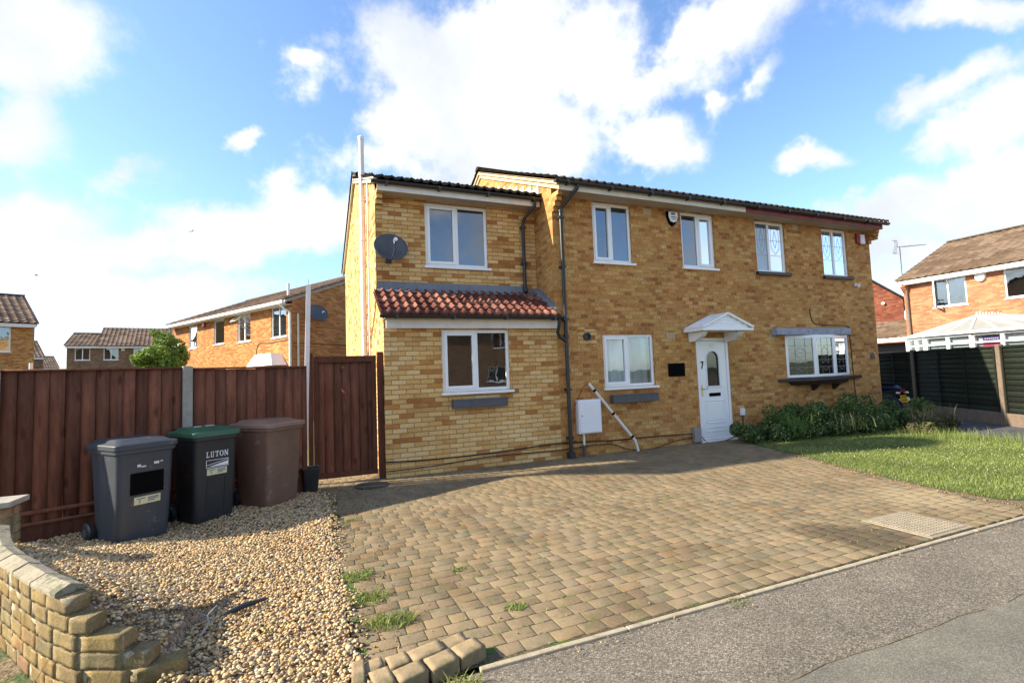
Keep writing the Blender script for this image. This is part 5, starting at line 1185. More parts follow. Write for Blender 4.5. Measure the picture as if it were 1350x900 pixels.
# ------------------------------------------------------------------ shrubs under the bow window
def leaf_cloud(cs,n,size,pal,spread=1.0,droop=0.3):
    """leaf-sized quads over clumps; cs = list of (x,y,z,rx,ry,rz)"""
    cs=np.array(cs);w_=cs[:,3]*cs[:,4]*cs[:,5];k_=rng.choice(len(cs),n,p=w_/w_.sum());c=cs[k_]
    d=rng.normal(size=(n,3));d/=np.linalg.norm(d,axis=1,keepdims=True);r0=rng.uniform(.45,1.08,n)**.6
    P=c[:,:3]+d*r0[:,None]*c[:,3:6]*spread
    nrm=d+rng.normal(size=(n,3))*.7;nrm/=np.linalg.norm(nrm,axis=1,keepdims=True)
    t1=np.cross(nrm,rng.normal(size=(n,3)));t1/=np.linalg.norm(t1,axis=1,keepdims=True);t2=np.cross(nrm,t1)
    s=size*rng.uniform(.6,1.3,n)[:,None]
    a=P-t1*s*.5;b_=P+t2*s*.28+nrm*s*.08;c2=P+t1*s*.5;d2=P-t2*s*.28+nrm*s*.08
    W=np.stack([a,b_,c2,d2],1).reshape(-1,3);Fq=np.arange(n*4).reshape(n,4)
    pl_=np.array(pal);col=pl_[rng.integers(0,len(pal),n)]*rng.uniform(.75,1.25,(n,1));C=np.concatenate([np.repeat(col,4,0),np.ones((n*4,1))],1)
    keep=W.reshape(n,4,3)[:,:,2].min(1)>.0
    return W,Fq[keep],C
dk=[(.045,.085,.024),(.07,.12,.032),(.095,.155,.04),(.055,.10,.04),(.16,.22,.06),(.22,.26,.10)]
lt_=[(.07,.14,.03),(.10,.18,.04),(.05,.10,.025),(.13,.20,.06)]
def shrub(x,y,label,cl,n,pal,size=.045,stems=9):
    t_=thing('shrub',label,'shrub',(x,y,0),0,'shrubs under the bow window')
    W,Fq,C=leaf_cloud([(a*1.08,b_*1.05,c_*1.22+.03,d_*1.15,e_*1.12,f2*1.22) for a,b_,c_,d_,e_,f2 in cl],int(n*1.3),size*1.25,pal);fast_mesh('foliage',W,Fq,M['leaf'],C,t_)
    b=MB()
    for i in range(stems):
        c_=cl[i%len(cl)];e=(c_[0]+random.uniform(-1,1)*c_[3]*.8,c_[1]+random.uniform(-1,1)*c_[4]*.7,c_[2]+c_[5]*random.uniform(.4,1.1))
        b.tube([(c_[0]*.5,c_[1]*.5,0),((c_[0]*.6+e[0]*.4),(c_[1]*.6+e[1]*.4),e[2]*.5),e],[.008,.005,.002],5)
    b.build('stems',M['stem'],t_)
def clumps(w_,d_,h_,n,seed,r=.16):
    rs=random.Random(seed);o=[]
    for i in range(n):
        x=rs.uniform(-w_,w_);y=rs.uniform(-d_,d_);hh=h_*rs.uniform(.35,1.0)*(1-.3*abs(x)/w_);o.append((x,y,max(.08,hh-r*.6),r*rs.uniform(.7,1.3),r*rs.uniform(.7,1.2),r*rs.uniform(.6,1.2)))
        if hh>.3:o.append((x,y,.15,r*1.2,r*1.1,.16))
    return o
shrub(4.05,-.55,'dark glossy shrub nearest the front door',clumps(.38,.28,.38,9,1,.13),4200,dk)
shrub(4.62,-.72,'lighter green feathery shrub second from the front door',clumps(.26,.24,.56,8,2,.13),3600,lt_,.04)
shrub(5.30,-.62,'dark green shrub below the left part of the bow window',clumps(.48,.34,.60,13,3,.16),6200,dk)
shrub(6.25,-.65,'tallest dark green shrub below the right part of the bow window',clumps(.52,.36,.70,15,4,.17),7400,dk)
shrub(7.25,-.75,'dark green shrub at the right corner of the brick wall',clumps(.50,.36,.62,13,5,.17),6200,dk)
shrub(8.15,-.95,'lighter straggly shrub beside the parked motorcycle',clumps(.46,.32,.52,11,6,.15),4600,lt_+dk)
shrub(7.75,-1.60,'low sprawling shrub with bare brown twigs at the lawn edge',clumps(.62,.28,.30,12,7,.13),4200,[(.10,.12,.04),(.16,.11,.07),(.07,.10,.03)],.04,26)
def shoots(x,y,w_,n,h_,label,cols):
    px=rng.uniform(-w_,w_,n);py=rng.normal(0,.16,n);o=blades('shrub_shoots',px,py,rng.uniform(.1,.35,n),rng.uniform(.4,1,n)*h_,rng.uniform(.006,.014,n),.35,np.array(cols)[rng.integers(0,len(cols),n)],M['grassb']);o.location=(x,y,0);tag(o,label,'weeds','tall weeds growing through the shrubs',kind='stuff')
shoots(4.62,-.95,.22,130,.32,'bright green upright weeds in front of the second shrub from the door',[(.13,.22,.05),(.2,.28,.07)])
shoots(5.9,-1.02,.5,120,.30,'straw coloured stems leaning out of the middle shrubs',[(.26,.24,.10),(.16,.20,.06)])
shoots(7.9,-1.5,.5,130,.30,'pale dry stems rising from the low shrub by the lawn',[(.30,.22,.13),(.2,.2,.08)])
# dead litter under the shrubs
n=700;o=rocks('leaf_litter',rng.uniform(3.7,8.2,n),rng.normal(-1.12,.12,n)-np.linspace(0,.0,n),np.full(n,.006),rng.uniform(.006,.014,n),[(.22,.15,.09),(.30,.22,.13),(.14,.10,.06)],M['pebble'],.25);tag(o,'brown leaf litter along the foot of the shrubs','leaf litter',kind='stuff')

# ------------------------------------------------------------------ right fence, motorcycle
rf=thing('wooden_fence','dark green lapped fence with brown posts in front of the conservatory','fence')
p0=Vector((12.55,2.6,0));p1=Vector((8.75,-3.75,0));dd=(p1-p0);LR=dd.length;dd.normalize();nn=Vector((dd.y,-dd.x,0))
if nn.x>0: nn=-nn
# post positions seen in the photo
def on(s,z=0,q=0): v=p0+dd*s+nn*q;return (v.x,v.y,z)
posts=[.0,2.44,5.30,7.4]
for i,(a,c_) in enumerate(zip(posts[:-1],posts[1:])):
    V=[];F=[];C=[];z=.30;rs=np.random.default_rng(40+i)
    while z<1.68:
        h_=.13;b0=len(V);t0=rs.random();o_=rs.uniform(0,.004)
        for (s,zz,q) in ((a+.06,z-.02,.030+o_),(c_-.06,z-.02,.030+o_),(c_-.06,z+h_,.012),(a+.06,z+h_,.012)): V.append(on(s,zz,q))
        for (s,zz,q) in ((a+.06,z-.02,.018),(c_-.06,z-.02,.018),(c_-.06,z+h_,.0),(a+.06,z+h_,.0)): V.append(on(s,zz,q))
        F+=[(b0,b0+1,b0+2,b0+3),(b0+4,b0+7,b0+6,b0+5),(b0,b0+4,b0+5,b0+1),(b0+3,b0+2,b0+6,b0+7),(b0,b0+3,b0+7,b0+4),(b0+1,b0+5,b0+6,b0+2)];C+=[(t0,t0,t0,1)]*8;z+=h_-.012
    pn=fast_mesh('fence_panel',np.array(V),np.array(F),M['fence_green'],np.array(C),rf)
    b=MB()
    for q in np.linspace(a+.10,c_-.10,4 if i<2 else 3): b.beam(on(q,.28,.045),on(q,1.70,.045),.04,.02,tuple(nn))
    b.beam(on(a+.06,1.70,.03),on(c_-.06,1.70,.03),.05,.03);b.build('batten',M['fence_green'],pn)
    b=MB();b.hexa([on(a+.05,-.02,-.01),on(c_-.05,-.02,-.01),on(c_-.05,-.02,.03),on(a+.05,-.02,.03)],[on(a+.05,.27,-.01),on(c_-.05,.27,-.01),on(c_-.05,.27,.03),on(a+.05,.27,.03)]);b.build('gravel_board',M['concrete_brown'],rf)
for s in posts[1:]:
    b=MB();b.hexa([on(s-.055,-.05,-.05),on(s+.055,-.05,-.05),on(s+.055,-.05,.06),on(s-.055,-.05,.06)],[on(s-.055,1.76,-.05),on(s+.055,1.76,-.05),on(s+.055,1.76,.06),on(s-.055,1.76,.06)]);b.build('fence_post',M['concrete_brown'],rf,bevel=.01)
mt=thing('motorcycle','dark blue motorcycle with yellow rear number plate parked round the right corner of the house','motorcycle',(9.62,.02,0),R(-4))
def wheel(y,r,nm):
    b=MB();n=28;V=[];F=[];m_=8
    for k in range(n):
        a=2*math.pi*k/n
        for j_ in range(m_):
            q=2*math.pi*j_/m_;rr0=r-.055+.055*math.cos(q);V.append((.062*math.sin(q),y+rr0*math.cos(a),r+rr0*math.sin(a)))
    for k in range(n):
        for j_ in range(m_): F.append((k*m_+j_,k*m_+(j_+1)%m_,((k+1)%n)*m_+(j_+1)%m_,((k+1)%n)*m_+j_))
    b.add(V,F);w_=b.build('wheel',M['black_plastic'],mt,smooth=True)
    b=MB();b.lathe([(r-.10,-.02),(r-.08,-.02),(r-.08,.02),(r-.10,.02)],28,(0,y,r),'x');b.lathe([(.0,-.05),(.04,-.05),(.04,.05),(.0,.05)],12,(0,y,r),'x')
    for k in range(5):
        a=2*math.pi*k/5;b.beam((0,y,r),(0,y+(r-.09)*math.cos(a),r+(r-.09)*math.sin(a)),.03,.03,(1,0,0))
    b.build('rim',M['dark_metal'],w_)
wheel(.22,.30,'r');wheel(1.62,.30,'f')
def loftx(st,mat,nm,par,n=12):
    b=MB();loft(b,[[(w_*math.cos(2*math.pi*k/n),y,z+h_*math.sin(2*math.pi*k/n)) for k in range(n)] for (y,z,w_,h_) in st]);return b.build(nm,M[mat],par,smooth=True)
loftx([(-.10,.78,.03,.02),(.0,.80,.09,.06),(.25,.80,.15,.09),(.6,.76,.16,.12),(.85,.78,.17,.16),(1.1,.86,.19,.17),(1.35,.86,.18,.15),(1.55,.80,.10,.10)],'bike_blue','fairing',mt)
loftx([(.05,.86,.08,.03),(.3,.87,.14,.05),(.7,.84,.14,.05),(.9,.86,.10,.04)],'black','seat',mt)
loftx([(.45,.42,.10,.08),(.7,.45,.17,.17),(1.0,.48,.17,.20),(1.25,.50,.10,.12)],'dark_metal','engine',mt)
b=MB();b.tube([(.13,1.0,.35),(.15,.6,.30),(.17,.2,.42),(.18,-.12,.52)],[.025,.03,.05,.055],12);b.build('exhaust',M['white_metal'],mt,smooth=True)
b=MB();b.beam((0,-.06,.74),(0,-.14,.42),.16,.015,(0,1,0));b.build('mudguard',M['black'],mt)
b=MB();b.hexa([(-.115,-.16,.44),(.115,-.16,.44),(.115,-.155,.44),(-.115,-.155,.44)],[(-.115,-.115,.62),(.115,-.115,.62),(.115,-.11,.62),(-.115,-.11,.62)]);np_=b.build('number_plate',M['plate_yellow'],mt)
b=MB()
for z,n_ in ((.555,4),(.475,3)):
    for k in range(n_): 
        x=-.085+k*.048;yy=-.168+(z-.44)*.25;b.box(x,x+.006,yy,yy+.002,z,z+.05).box(x,x+.028,yy,yy+.002,z+.044,z+.05).box(x+.022,x+.028,yy,yy+.002,z+(.02 if k%2 else 0),z+.05)
b.build('lettering',M['black'],np_)
b=MB();b.box(-.07,.07,-.13,-.09,.70,.76);b.build('tail_light',M['red_plastic'],mt,bevel=.01)
b=MB();b.tube([(-.30,1.28,1.02),(-.12,1.35,1.04),(.12,1.35,1.04),(.30,1.28,1.02)],.014,8);b.build('handlebar',M['dark_metal'],mt,smooth=True)
b=MB();b.beam((.07,1.38,.98),(.07,1.60,.32),.04,.04).beam((-.07,1.38,.98),(-.07,1.60,.32),.04,.04);b.build('fork',M['dark_metal'],mt)
for s_ in (-1,1):
    b=MB();b.tube([(s_*.30,1.34,1.02),(s_*.38,1.36,1.14)],.008,6);b.tube([(s_*.38,1.38,1.10),(s_*.38,1.35,1.16)],[.05,.04],10);b.build('mirror',M['dark_metal'],mt)
    b=MB();b.tube([(s_*.06,-.10,.68),(s_*.17,-.11,.68)],.010,6);b.tube([(s_*.17,-.13,.68),(s_*.17,-.08,.68)],.028,10);b.build('indicator',M['pink_white'],mt,smooth=True)

# ------------------------------------------------------------------ houses round about
def house(name,label,loc,rz,L_,Dp,br,tl,ez=4.86,pitch=.437,wins=(),gwin=(),name_roof='roof',fascia='paint_white',oh=.36,wave=.3,roofs=None,door=None,group=None,back=False):
    h=thing(name,label,'house',(loc[0],loc[1],0),rz,group)
    wl=MB();wall_holes(wl,(0,0,0),(1,0,0),(0,-1,0),L_,-.1,ez,[(w_[0],w_[1],w_[2],w_[3]) for w_ in wins],.06)
    gz0=ez+pitch*oh;zt=gz0+pitch*Dp/2
    wl.poly((0,0,-.1),(0,0,gz0),(0,Dp/2,zt),(0,Dp,gz0),(0,Dp,-.1));wl.poly((L_,0,-.1),(L_,Dp,-.1),(L_,Dp,gz0),(L_,Dp/2,zt),(L_,0,gz0));wl.quad((0,Dp,-.1),(0,Dp,ez),(L_,Dp,ez),(L_,Dp,-.1))
    wl.build('wall',M[br],h,fix=False)
    rm=MB();rm.quad((.1,1.5,0),(L_-.1,1.5,0),(L_-.1,1.5,ez),(.1,1.5,ez));rm.quad((0.03,.05,ez-.02),(L_-.03,.05,ez-.02),(L_-.03,Dp-.05,ez-.02),(.03,Dp-.05,ez-.02));rm.build('room_walls',M['room'],h,fix=False)
    sl0=math.hypot(Dp/2+oh,pitch*(Dp/2+oh))
    for (x0,x1,dz) in (roofs or [(-.12,L_+.12,0)]):
        e0=ez+.02+dz
        roof_slope('roof',(x0,-oh,e0),(1,0,0),(0,1,pitch),x1-x0,sl0,M[tl],h,wave=wave,amp=.02,course=.34,step=.025,res=6)
        roof_slope('roof',(x1,Dp+oh,e0),(-1,0,0),(0,-1,pitch),x1-x0,sl0,M[tl],h,wave=wave,amp=.02,course=.34,step=.025,res=6)
        b=MB();zt2=e0+pitch*(Dp/2+oh);b.prism([(Dp/2+.12*math.cos(math.pi*j/6),zt2+.08*math.sin(math.pi*j/6)) for j in range(7)],'x',x0,x1);b.build('ridge_tiles',M[tl],h,smooth=True)
    b=MB();b.box(0,L_,-oh+.05,-oh+.08,ez-.20,ez-.03);b.box(0,L_,-oh+.081,-.003,ez-.20,ez-.19);b.build('fascia',M[fascia],h)
    vv=MB()
    for x0 in (-.05,L_+.002):
        for (ya,yb) in ((-oh+.04,Dp/2),(Dp+oh-.04,Dp/2)):
            za=gz0+pitch*(-oh+.04);vv=MB();vv.hexa([(x0,ya,za-.16),(x0+.048,ya,za-.16),(x0+.048,ya,za+.0),(x0,ya,za+.0)],[(x0,yb,zt-.16),(x0+.048,yb,zt-.16),(x0+.048,yb,zt),(x0,yb,zt)]);vv.build('verge',M['soffit'],h)
    for w_ in wins:
        window(h,(w_[0],0,w_[2]),(1,0,0),(0,-1,0),w_[1]-w_[0],w_[3]-w_[2],w_[4],glassm=w_[5] if len(w_)>5 else 'glass',sillout=.04,small=True)
    return h
def top_hung(h,x0,x1,z,hh,ang=35,out=1):   # an opened fanlight
    b=MB();c_,s_=math.cos(R(ang)),math.sin(R(ang))
    for (a,d_,e,f) in ((x0,x0+.05,0,1),(x1-.05,x1,0,1),(x0,x1,0,.14),(x0,x1,.86,1)):
        za,zb=e*hh,f*hh;b.hexa([(a,-.03-s_*za,z-c_*za),(d_,-.03-s_*za,z-c_*za),(d_,-.03-s_*zb,z-c_*zb),(a,-.03-s_*zb,z-c_*zb)],[(a,-.06-s_*za,z-c_*za),(d_,-.06-s_*za,z-c_*za),(d_,-.06-s_*zb,z-c_*zb),(a,-.06-s_*zb,z-c_*zb)])
    b.build('open_casement',M['upvc'],h)
W2=[1,1]
bh1=house('terraced_house','orange brick house with white gutter and a white flue, behind the wooden fence',(-10.91,24.29),math.atan2(-10.31,6.23),12.05,8.0,'brick_orange','tile_brown',
    wins=[(2.0,3.0,3.45,4.62,[1],'glass_low'),(4.95,6.05,3.47,4.65,[1],'glass'),(7.4,8.6,3.42,4.66,W2,'glass'),(10.42,11.6,3.40,4.70,W2,'glass')],fascia='upvc',pitch=.40,wave=.165)
top_hung(bh1,7.42,8.0,4.62,.42,50)
b=MB();g0=4.86
b.box(-.05,12.1,-.47,-.36,g0-.19,g0-.06);b.build('gutter',M['upvc'],bh1,bevel=.01)
b=MB();b.tube([(11.85,-.42,4.70),(11.9,-.3,4.5),(11.98,-.06,4.35),(11.98,-.06,.2)],.045,10);b.build('downpipe',M['upvc'],bh1,smooth=True)
b=MB();b.tube([(12.11,.22,.2),(12.11,.22,4.3)],.04,8);b.build('soil_pipe',M['paint_cream'],bh1,smooth=True)
b=MB();b.tube([(10.9,.5,5.0),(10.9,.5,5.75)],.06,12);b.build('flue',M['white_metal'],bh1,smooth=True)
b=MB();b.hexa([(9.55,-.65,2.22),(11.65,-.65,2.22),(11.65,-.003,2.22),(9.55,-.003,2.22)],[(9.9,-.45,2.72),(11.2,-.45,2.72),(11.2,-.003,2.72),(9.9,-.003,2.72)]);b.build('porch_roof',M['upvc'],bh1)
b=MB();b.hexa([(.1,-.6,2.15),(1.7,-.6,2.15),(1.7,-.003,2.15),(.1,-.003,2.15)],[(.3,-.4,2.4),(1.4,-.4,2.4),(1.4,-.003,2.4),(.3,-.003,2.4)]);b.build('porch_roof',M['upvc'],bh1)
cable(bh1,[(12.06,.0,3.1),(12.065,3,3.05),(12.065,6,3.0)],.012);cable(bh1,[(9.2,-.015,1.5),(9.22,-.015,3.1),(10.4,-.015,3.2),(12.0,-.015,3.25)],.012)
a_=thing('alarm_box','tiny red alarm box on the orange brick house behind the fence','alarm box',(-10.91+.517*3.92,24.29-.856*3.92,4.55),math.atan2(-10.31,6.23),'burglar alarm boxes')
b=MB();b.lathe([(.13,-.08),(.15,-.001)],14,(0,0,0),'y');b.build('cover',M['red_plastic'],a_);b=MB();b.box(-.07,.07,-.10,-.081,-.08,.08);b.build('label_plate',M['white_ink'],a_)
dn=dish((-4.68+.856*1.0+.05,13.92+.517*1.0-.1,4.35),R(31.1),'grey satellite dish high on the shaded end wall of the orange brick house','satellite dishes',.42,20,mat='dark_metal')
dn=dish((-10.75,24.0,3.75),math.atan2(-10.31,6.23)+R(25),'brown satellite dish at the far left corner of the orange brick house, beside the tree','satellite dishes',.55,20)
bh2=house('terraced_house','distant brown brick house with two roof heights and a long ribbed brown roof',(-21.62,41.39),math.atan2(.2,.98),11.5,8.2,'brick_dull','tile_brown',
    wins=[(.48,1.42,3.88,4.86,W2),(2.25,3.2,3.88,4.86,W2),(4.18,5.2,3.86,4.86,W2),(7.5,8.5,3.86,4.86,W2)],roofs=[(-.15,1.82,-.0)],ez=5.02,pitch=.30,wave=.3)
e0=5.04
for sgn in (0,1):
    if sgn==0: roof_slope('roof',(1.83,-.42,e0),(1,0,0),(0,1,.42),9.8,math.hypot(4.5,4.5*.42),M['tile_brown'],bh2,wave=.3,amp=.02,course=.34,res=6)
    else: roof_slope('roof',(11.63,8.62,e0),(-1,0,0),(0,-1,.42),9.8,math.hypot(4.5,4.5*.42),M['tile_brown'],bh2,wave=.3,amp=.02,course=.34,res=6)
b=MB();b.poly((1.84,-.3,4.9),(1.84,4.1,6.80),(1.84,8.5,4.9));b.build('gable_step',M['brick_dull'],bh2,fix=False)
a_=thing('alarm_box','tiny cream alarm box on the distant brown brick house','alarm box',(-21.62+.98*3.5,41.39+.2*3.5-.03,4.72),math.atan2(.2,.98),'burglar alarm boxes')
b=MB();b.box(-.12,.12,-.08,-.001,-.12,.12);b.build('cover',M['sticker'],a_,bevel=.01)
c3,s3=math.cos(R(30)),math.sin(R(30))
def off(P,d,s): return (P[0]+d[0]*s,P[1]+d[1]*s)
bh3=house('terraced_house','brick house with a steep pink-brown pantile roof at the far left edge',off((-16.78,24.18),(c3,s3),-8),R(30),8.0,7.5,'brick_main','tile_brown',
    wins=[(6.0,7.16,3.50,4.72,[1])],pitch=.46,wave=.3,ez=4.9)
a4=(-28.89,56.6);house('terraced_house','small brick house end seen just right of the pantiled house at the left edge',off(a4,(c3,s3),-8),R(30),8.0,7.5,'brick_dull','tile_brown',pitch=.46,wave=.3,ez=4.95)
a5=(-40.3,91.2);house('terraced_house','farthest small brown house between the left houses, just above the fence',off(a5,(c3,s3),-8),R(30),8.0,8,'brick_dull','tile_brown',pitch=.46,wave=.3,ez=5.1)
dish((-9.35,5.2,1.62),R(15),'dark satellite dish just showing above the left end of the wooden fence','satellite dishes',.42,24)
p=MB();p.tube([(-9.35,5.3,0),(-9.35,5.3,2.1)],.03,10);tag(p.build('dish_pole',M['pole_white'],smooth=True),'short pale pole behind the dish above the left end of the fence','pole')

rh=house('detached_house','orange-red brick house with tan tiled roof behind the conservatory at the right edge',(20.3,5.5),R(-90),13.0,8.0,'brick_pinkish','tile_tan',
    wins=[(1.08,2.24,3.63,4.78,[1,1.2],'glass'),(3.40,4.65,3.66,4.80,[1.3,1],'glass'),(7.6,8.8,3.66,4.80,W2,'glass')],fascia='upvc',pitch=.47,wave=.3,ez=4.95)
b=MB();c_,s_=math.cos(R(62)),math.sin(R(62))
for (q0,q1,z0,z1) in ((0,.06,3.66,4.76),(.46,.52,3.66,4.76),(.06,.46,3.66,3.72),(.06,.46,4.70,4.76)):
    b.hexa([(1.10+q0*c_,-.02-q0*s_,z0),(1.10+q1*c_,-.02-q1*s_,z0),(1.14+q1*c_,.0-q1*s_,z0),(1.14+q0*c_,.0-q0*s_,z0)],[(1.10+q0*c_,-.02-q0*s_,z1),(1.10+q1*c_,-.02-q1*s_,z1),(1.14+q1*c_,.0-q1*s_,z1),(1.14+q0*c_,.0-q0*s_,z1)])
b.build('open_casement',M['upvc'],rh)
b=MB();b.tube([(.16,-.30,4.80),(.16,-.07,4.55),(.16,-.07,2.2)],.05,10);b.build('downpipe',M['concrete_brown'],rh,smooth=True)
b=MB()
for k in range(4): b.box(.0,.22,-.07*(k+1),-.001,4.42+k*.075,4.49+k*.075)
b.build('corbel',M['brick_pinkish'],rh)
a_=thing('alarm_box','cream oval alarm box between the upstairs windows of the orange-red house','alarm box',(20.3,2.77,4.66),R(-90),'burglar alarm boxes')
b=MB();b.lathe([(.13,-.12),(.16,-.10),(.17,-.001)],20,(0,0,0),'y');b.build('cover',M['white_ink'],a_,smooth=True);a_.scale=(1,1,1.35)
# television aerial
ta=thing('television_aerial','spiky television aerial on a thin mast above the right hand house','aerial',(22.0,6.42,0))
b=MB();b.tube([(0,0,4.6),(0,0,6.87)],.022,8);b.build('mast',M['dark_metal'],ta)
b=MB();b.tube([(0,.12,6.88),(0,-1.1,6.70)],.014,6)
for k in range(9):
    y=-.15-k*.105;z=6.84+.148*y+.0;b.tube([(-.16,y,z),(.16,y,z)],.006,5)
b.build('boom',M['dark_metal'],ta)
b=MB()
for s_ in (-1,1):
    for q in (-.2,0,.2): b.tube([(s_*.02+q*.5,.14,6.9),(s_*.1+q*.5,.20,6.9+s_*.36)],.008,5)
    b.tube([(-.2,.2,6.9+s_*.3),(.2,.2,6.9+s_*.3)],.008,5)
b.build('reflector_elements',M['dark_metal'],ta)
# garage and the dark gable behind it
ga=thing('garage','low brick garage with tan tiled roof and white fascia between the two houses','garage',(21.0,5.85,0),R(-90))
b=MB();b.box(-2.6,-2.45,0,6,-.1,2.35);b.box(-.05,.1,0,6,-.1,2.35);b.box(-2.45,-.05,5.8,6,-.1,2.35);b.build('wall',M['brick_red'],ga)
b=MB();b.box(-2.7,.15,-.14,-.11,2.33,2.52);b.box(-2.7,.15,-.11,-.0,2.33,2.345);b.build('fascia',M['upvc'],ga)
roof_slope('roof',(-2.75,-.15,2.53),(1,0,0),(0,1,.34),2.95,3.0,M['tile_tan'],ga,wave=.3,amp=.02,course=.34,res=6)
b=MB();b.box(-2.45,-.05,.6,.64,-.1,2.3);b.build('garage_door',M['sill_dark'],ga)
dg=thing('brick_house','dark red brick gable wall with sloping roof edge showing right of the house corner','house',(27,9.2,0),R(-59.4))
b=MB();b.prism([(0,-.1),(0,4.9),(-4.0,8.35),(-8,4.9),(-8,-.1)],'y',0,7);
b.build('wall',M['brick_red'],dg)
b=MB()
b.hexa([(.25,-.2,4.72),(.25,7.2,4.72),(-4,7.2,8.38),(-4,-.2,8.38)],[(.25,-.2,4.84),(.25,7.2,4.84),(-4,7.2,8.5),(-4,-.2,8.5)]);b.hexa([(-8.25,-.2,4.72),(-8.25,7.2,4.72),(-4,7.2,8.38),(-4,-.2,8.38)],[(-8.25,-.2,4.84),(-8.25,7.2,4.84),(-4,7.2,8.5),(-4,-.2,8.5)]);b.build('roof',M['tile_dark'],dg)
b=MB();b.lathe([(.06,-.12),(.10,-.001)],12,(-.9,0,4.75),'y');b.build('light',M['white_ink'],dg)

# conservatory
co=thing('conservatory','white framed conservatory with a hipped translucent roof in front of the right hand house','conservatory')
plan=[(20.28,4.55),(18.4,4.45),(17.45,3.35),(17.05,1.75),(17.05,.15),(17.2,-1.6),(18.2,-2.6),(20.28,-2.7)];ap1=(18.6,2.28,3.0);ap2=(20.28,2.25,3.04);EZC=2.30
b=MB()
for i,(x,y) in enumerate(plan): b.box(x-.07,x+.07,y-.07,y+.07,0,EZC)
for (a,c_) in zip(plan[:-1],plan[1:]):
    b.beam((*a,EZC),(*c_,EZC),.14,.12);b.beam((*a,.65),(*c_,.65),.12,.10);b.beam((*a,2.0),(*c_,2.0),.05,.05)
    m_=((a[0]+c_[0])/2,(a[1]+c_[1])/2);b.box(m_[0]-.05,m_[0]+.05,m_[1]-.05,m_[1]+.05,.65,EZC)
b.build('frame',M['upvc'],co)
b=MB()
for (a,c_) in zip(plan[:-1],plan[1:]): b.quad((*a,.7),(*c_,.7),(*c_,EZC-.05),(*a,EZC-.05))
b.build('glazing',M['glass'],co,fix=False)
b=MB()
for (a,c_) in zip(plan[:-1],plan[1:]): b.hexa([(a[0],a[1],0),(c_[0],c_[1],0),(c_[0]+.08,c_[1],0),(a[0]+.08,a[1],0)],[(a[0],a[1],.62),(c_[0],c_[1],.62),(c_[0]+.08,c_[1],.62),(a[0]+.08,a[1],.62)])
b.build('dwarf_wall',M['brick_pinkish'],co)
b=MB()
for (a,c_) in zip(plan[1:-2],plan[2:-1]): b.quad((a[0]+.12,a[1],1.86),(c_[0]+.12,c_[1],1.86),(c_[0]+.12,c_[1],EZC-.08),(a[0]+.12,a[1],EZC-.08))
b.build('blind',M['net'],co,fix=False)
ov=[(x-.15 if x<20 else x,y,EZC+.07) for x,y in plan]
b=MB()
for i in range(len(ov)-1):
    A_,B_=ov[i],ov[i+1]
    if i==0: b.poly(A_,B_,ap1,ap2)
    elif i==len(ov)-2: b.poly(A_,B_,ap2)
    elif i>=4: b.poly(A_,B_,ap2 if i==5 else ap1)
    else: b.poly(A_,B_,ap1)
b.poly(ov[5],ap1,ap2);ro=b.build('roof',M['cons_roof'],co,fix=False)
b=MB()
for i,o_ in enumerate(ov):
    b.beam(o_,ap1 if i<6 else ap2,.06,.06)
for (A_,B_) in zip(ov[:-1],ov[1:]):
    b.beam(A_,B_,.10,.09);m_=tuple((p+q)/2 for p,q in zip(A_,B_));b.beam(m_,ap1 if A_[0]<19 or B_[0]<19 and A_[1]>0 else ap2,.035,.04)
b.beam(ap1,ap2,.10,.08)
for k in range(9):
    q=k/8;x=ap1[0]+(ap2[0]-ap1[0])*q;b.tube([(x,2.26,3.03),(x,2.26,3.13+(.04 if k%2 else 0))],[.03,.012],6)
b.build('glazing_bar',M['upvc'],co)
ps=thing('poster','bright pink poster with a violet top band inside the conservatory window','poster',(17.14,1.28,0),R(-90))
b=MB();b.box(-.24,.24,0,.006,1.40,2.02);b.build('sheet',M['poster_pink'],ps)
b=MB();b.box(-.24,.24,-.003,0,2.02,2.19);b.build('band',M['poster_blue'],ps)
b=MB()
for k in range(7): b.box(-.19+k*.055,-.155+k*.055,-.006,-.0031,2.07+(.01 if k%2 else 0),2.13)
b.build('lettering',M['pink_white'],ps)
b=MB()
for (x,z) in ((-.12,1.62),(.02,1.55),(.12,1.68)): b.lathe([(.0,-.006),(.04,-.006),(.045,-.001)],10,(x,0,z),'y')
b.build('picture_marks',M['poster_blue'],ps)

# ------------------------------------------------------------------ trees
def tree(name,label,loc,h_,cs,n,pal,size,group='trees beyond the fences'):
    t_=thing(name,label,'tree',loc,0,group);W,Fq,C=leaf_cloud(cs,n,size,pal);fast_mesh('crown',W,Fq,M['leaf'],C,t_)
    b=MB();b.tube([(0,0,0),(.05,.02,h_*.35),(0,.05,h_*.62)],[.12,.09,.04],10)
    for c_ in cs[:9]: b.tube([(0.02,.02,h_*.3),(c_[0]*.5,c_[1]*.5,c_[2]*.8),(c_[0],c_[1],c_[2])],[.05,.03,.01],6)
    b.build('trunk',M['bark'],t_,smooth=True);return t_
rs=random.Random(4)
cs=[(rs.uniform(-.5,.75),rs.uniform(-.7,.7),rs.uniform(1.5,3.0),rs.uniform(.28,.5),rs.uniform(.3,.5),rs.uniform(.25,.4)) for _ in range(20)]+[(.25,0,3.35,.42,.4,.28),(.62,.1,3.2,.34,.3,.28),(.1,.1,3.62,.34,.3,.2),(-.1,0,3.75,.2,.2,.12),(.7,.1,2.7,.3,.3,.5)]
tree('leafy_tree','bright yellow-green leafy tree rising behind the wooden fence beside the orange brick house',(-9.75,16.3,0),3.8,cs,11000,[(.14,.22,.03),(.20,.30,.04),(.10,.17,.03),(.26,.34,.07)],.13)
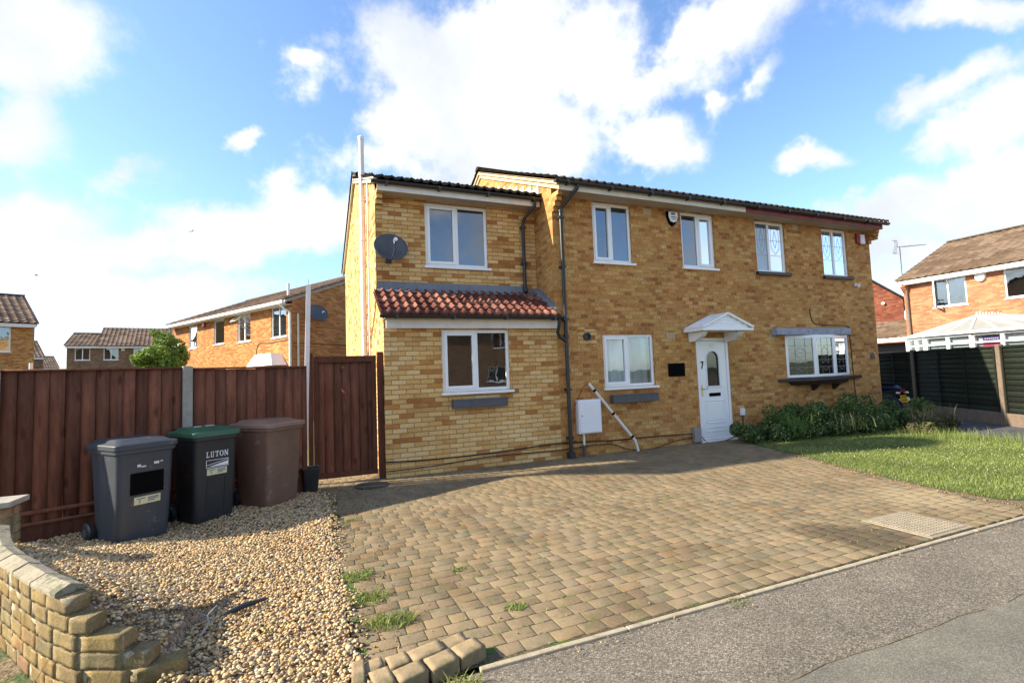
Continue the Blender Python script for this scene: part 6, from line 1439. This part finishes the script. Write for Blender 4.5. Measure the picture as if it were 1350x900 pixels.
cs=[(rs.uniform(-.5,.5),rs.uniform(-.5,.5),1.0+k*.22,.45-.012*k,.45-.012*k,.35) for k in range(17)]
tree('conifer','thin dark conifer glimpsed between the dark gable wall and the right hand house',(25.6,7.75,0),4.6,[(a*.5,b_*.5,c_,r1*.8,r2*.8,r3) for a,b_,c_,r1,r2,r3 in cs],3500,[(.03,.05,.015),(.05,.07,.02)],.12)
cs=[]  # added tree out of view; crown follows the shadow band wanted on the drive
for k in range(26):
    h_=7.7+k*.16;X_=-13+1.62*h_;yc=np.interp(X_,[-.5,.8,3.3,4.7,6.2],[-1.05,-1.5,-1.5,-1.72,-2.1])+.328*h_;r_c=np.interp(X_,[-.5,.8,3.3,4.7,6.2],[.22,.5,.5,.6,.62])
    cs.append((rs.uniform(-.12,.12),yc-1.6+rs.uniform(-.05,.05),h_,r_c,r_c,.26))
tree('shadow_tree','tall slender dark tree with a bare trunk, added unseen at left to shade the drive',(-13,1.6,0),11.5,cs,20000,[(.04,.07,.02),(.06,.10,.03)],.15)
# birds
def bird(loc,rz,roll,label,s=1):
    t_=thing('bird',label,'bird',loc,rz,'birds in flight');t_.scale=(s,s,s);t_.rotation_euler=(R(roll),0,rz)
    b=MB();n=8;loft(b,[[(x,w_*math.cos(2*math.pi*k/n),w_*.8*math.sin(2*math.pi*k/n)) for k in range(n)] for x,w_ in ((-.16,.006),(-.10,.03),(0,.045),(.09,.035),(.12,.028),(.16,.022),(.19,.005))]);b.hexa([(-.15,-.01,-.004),(-.28,-.05,-.004),(-.28,.05,-.004),(-.15,.01,-.004)],[(-.15,-.01,.004),(-.28,-.05,.002),(-.28,.05,.002),(-.15,.01,.004)]);b.build('body',M['bird'],t_,smooth=True)
    for s_ in (-1,1):
        w_=MB();w_.hexa([(.06,s_*.03,.01),(-.07,s_*.03,.01),(-.08,s_*.24,.09),(.07,s_*.22,.09)],[(.06,s_*.03,.018),(-.07,s_*.03,.014),(-.08,s_*.24,.094),(.07,s_*.22,.098)]);w_.hexa([(.07,s_*.22,.09),(-.08,s_*.24,.09),(-.10,s_*.50,.07),(-.05,s_*.50,.07)],[(.07,s_*.22,.098),(-.08,s_*.24,.094),(-.10,s_*.50,.073),(-.05,s_*.50,.075)]);w_.build('wing',M['bird'],t_)
bird((-19.33,30.64,8.57),R(20),10,'larger dark bird gliding low in the sky above the left houses',.62);bird((-12.69,38.34,14.02),R(60),-20,'smaller dark bird high in the pale sky right of the other one',.5)

# houses across the road, behind the camera: they show in the window glass
for (x,lab) in ((-14,'brick house across the road, left one, behind the viewer'),(2,'brick house across the road, right one, behind the viewer')):
    house('facing_house',lab,(x+9,-27),R(180),9.0,7.5,'brick_dull','tile_tan',wins=[(.9,2.1,3.5,4.7,W2),(6.5,7.9,3.5,4.7,W2),(1.0,2.6,1.0,2.2,W2),(6.3,7.9,1.0,2.2,W2)],fascia='upvc',group='houses across the road')
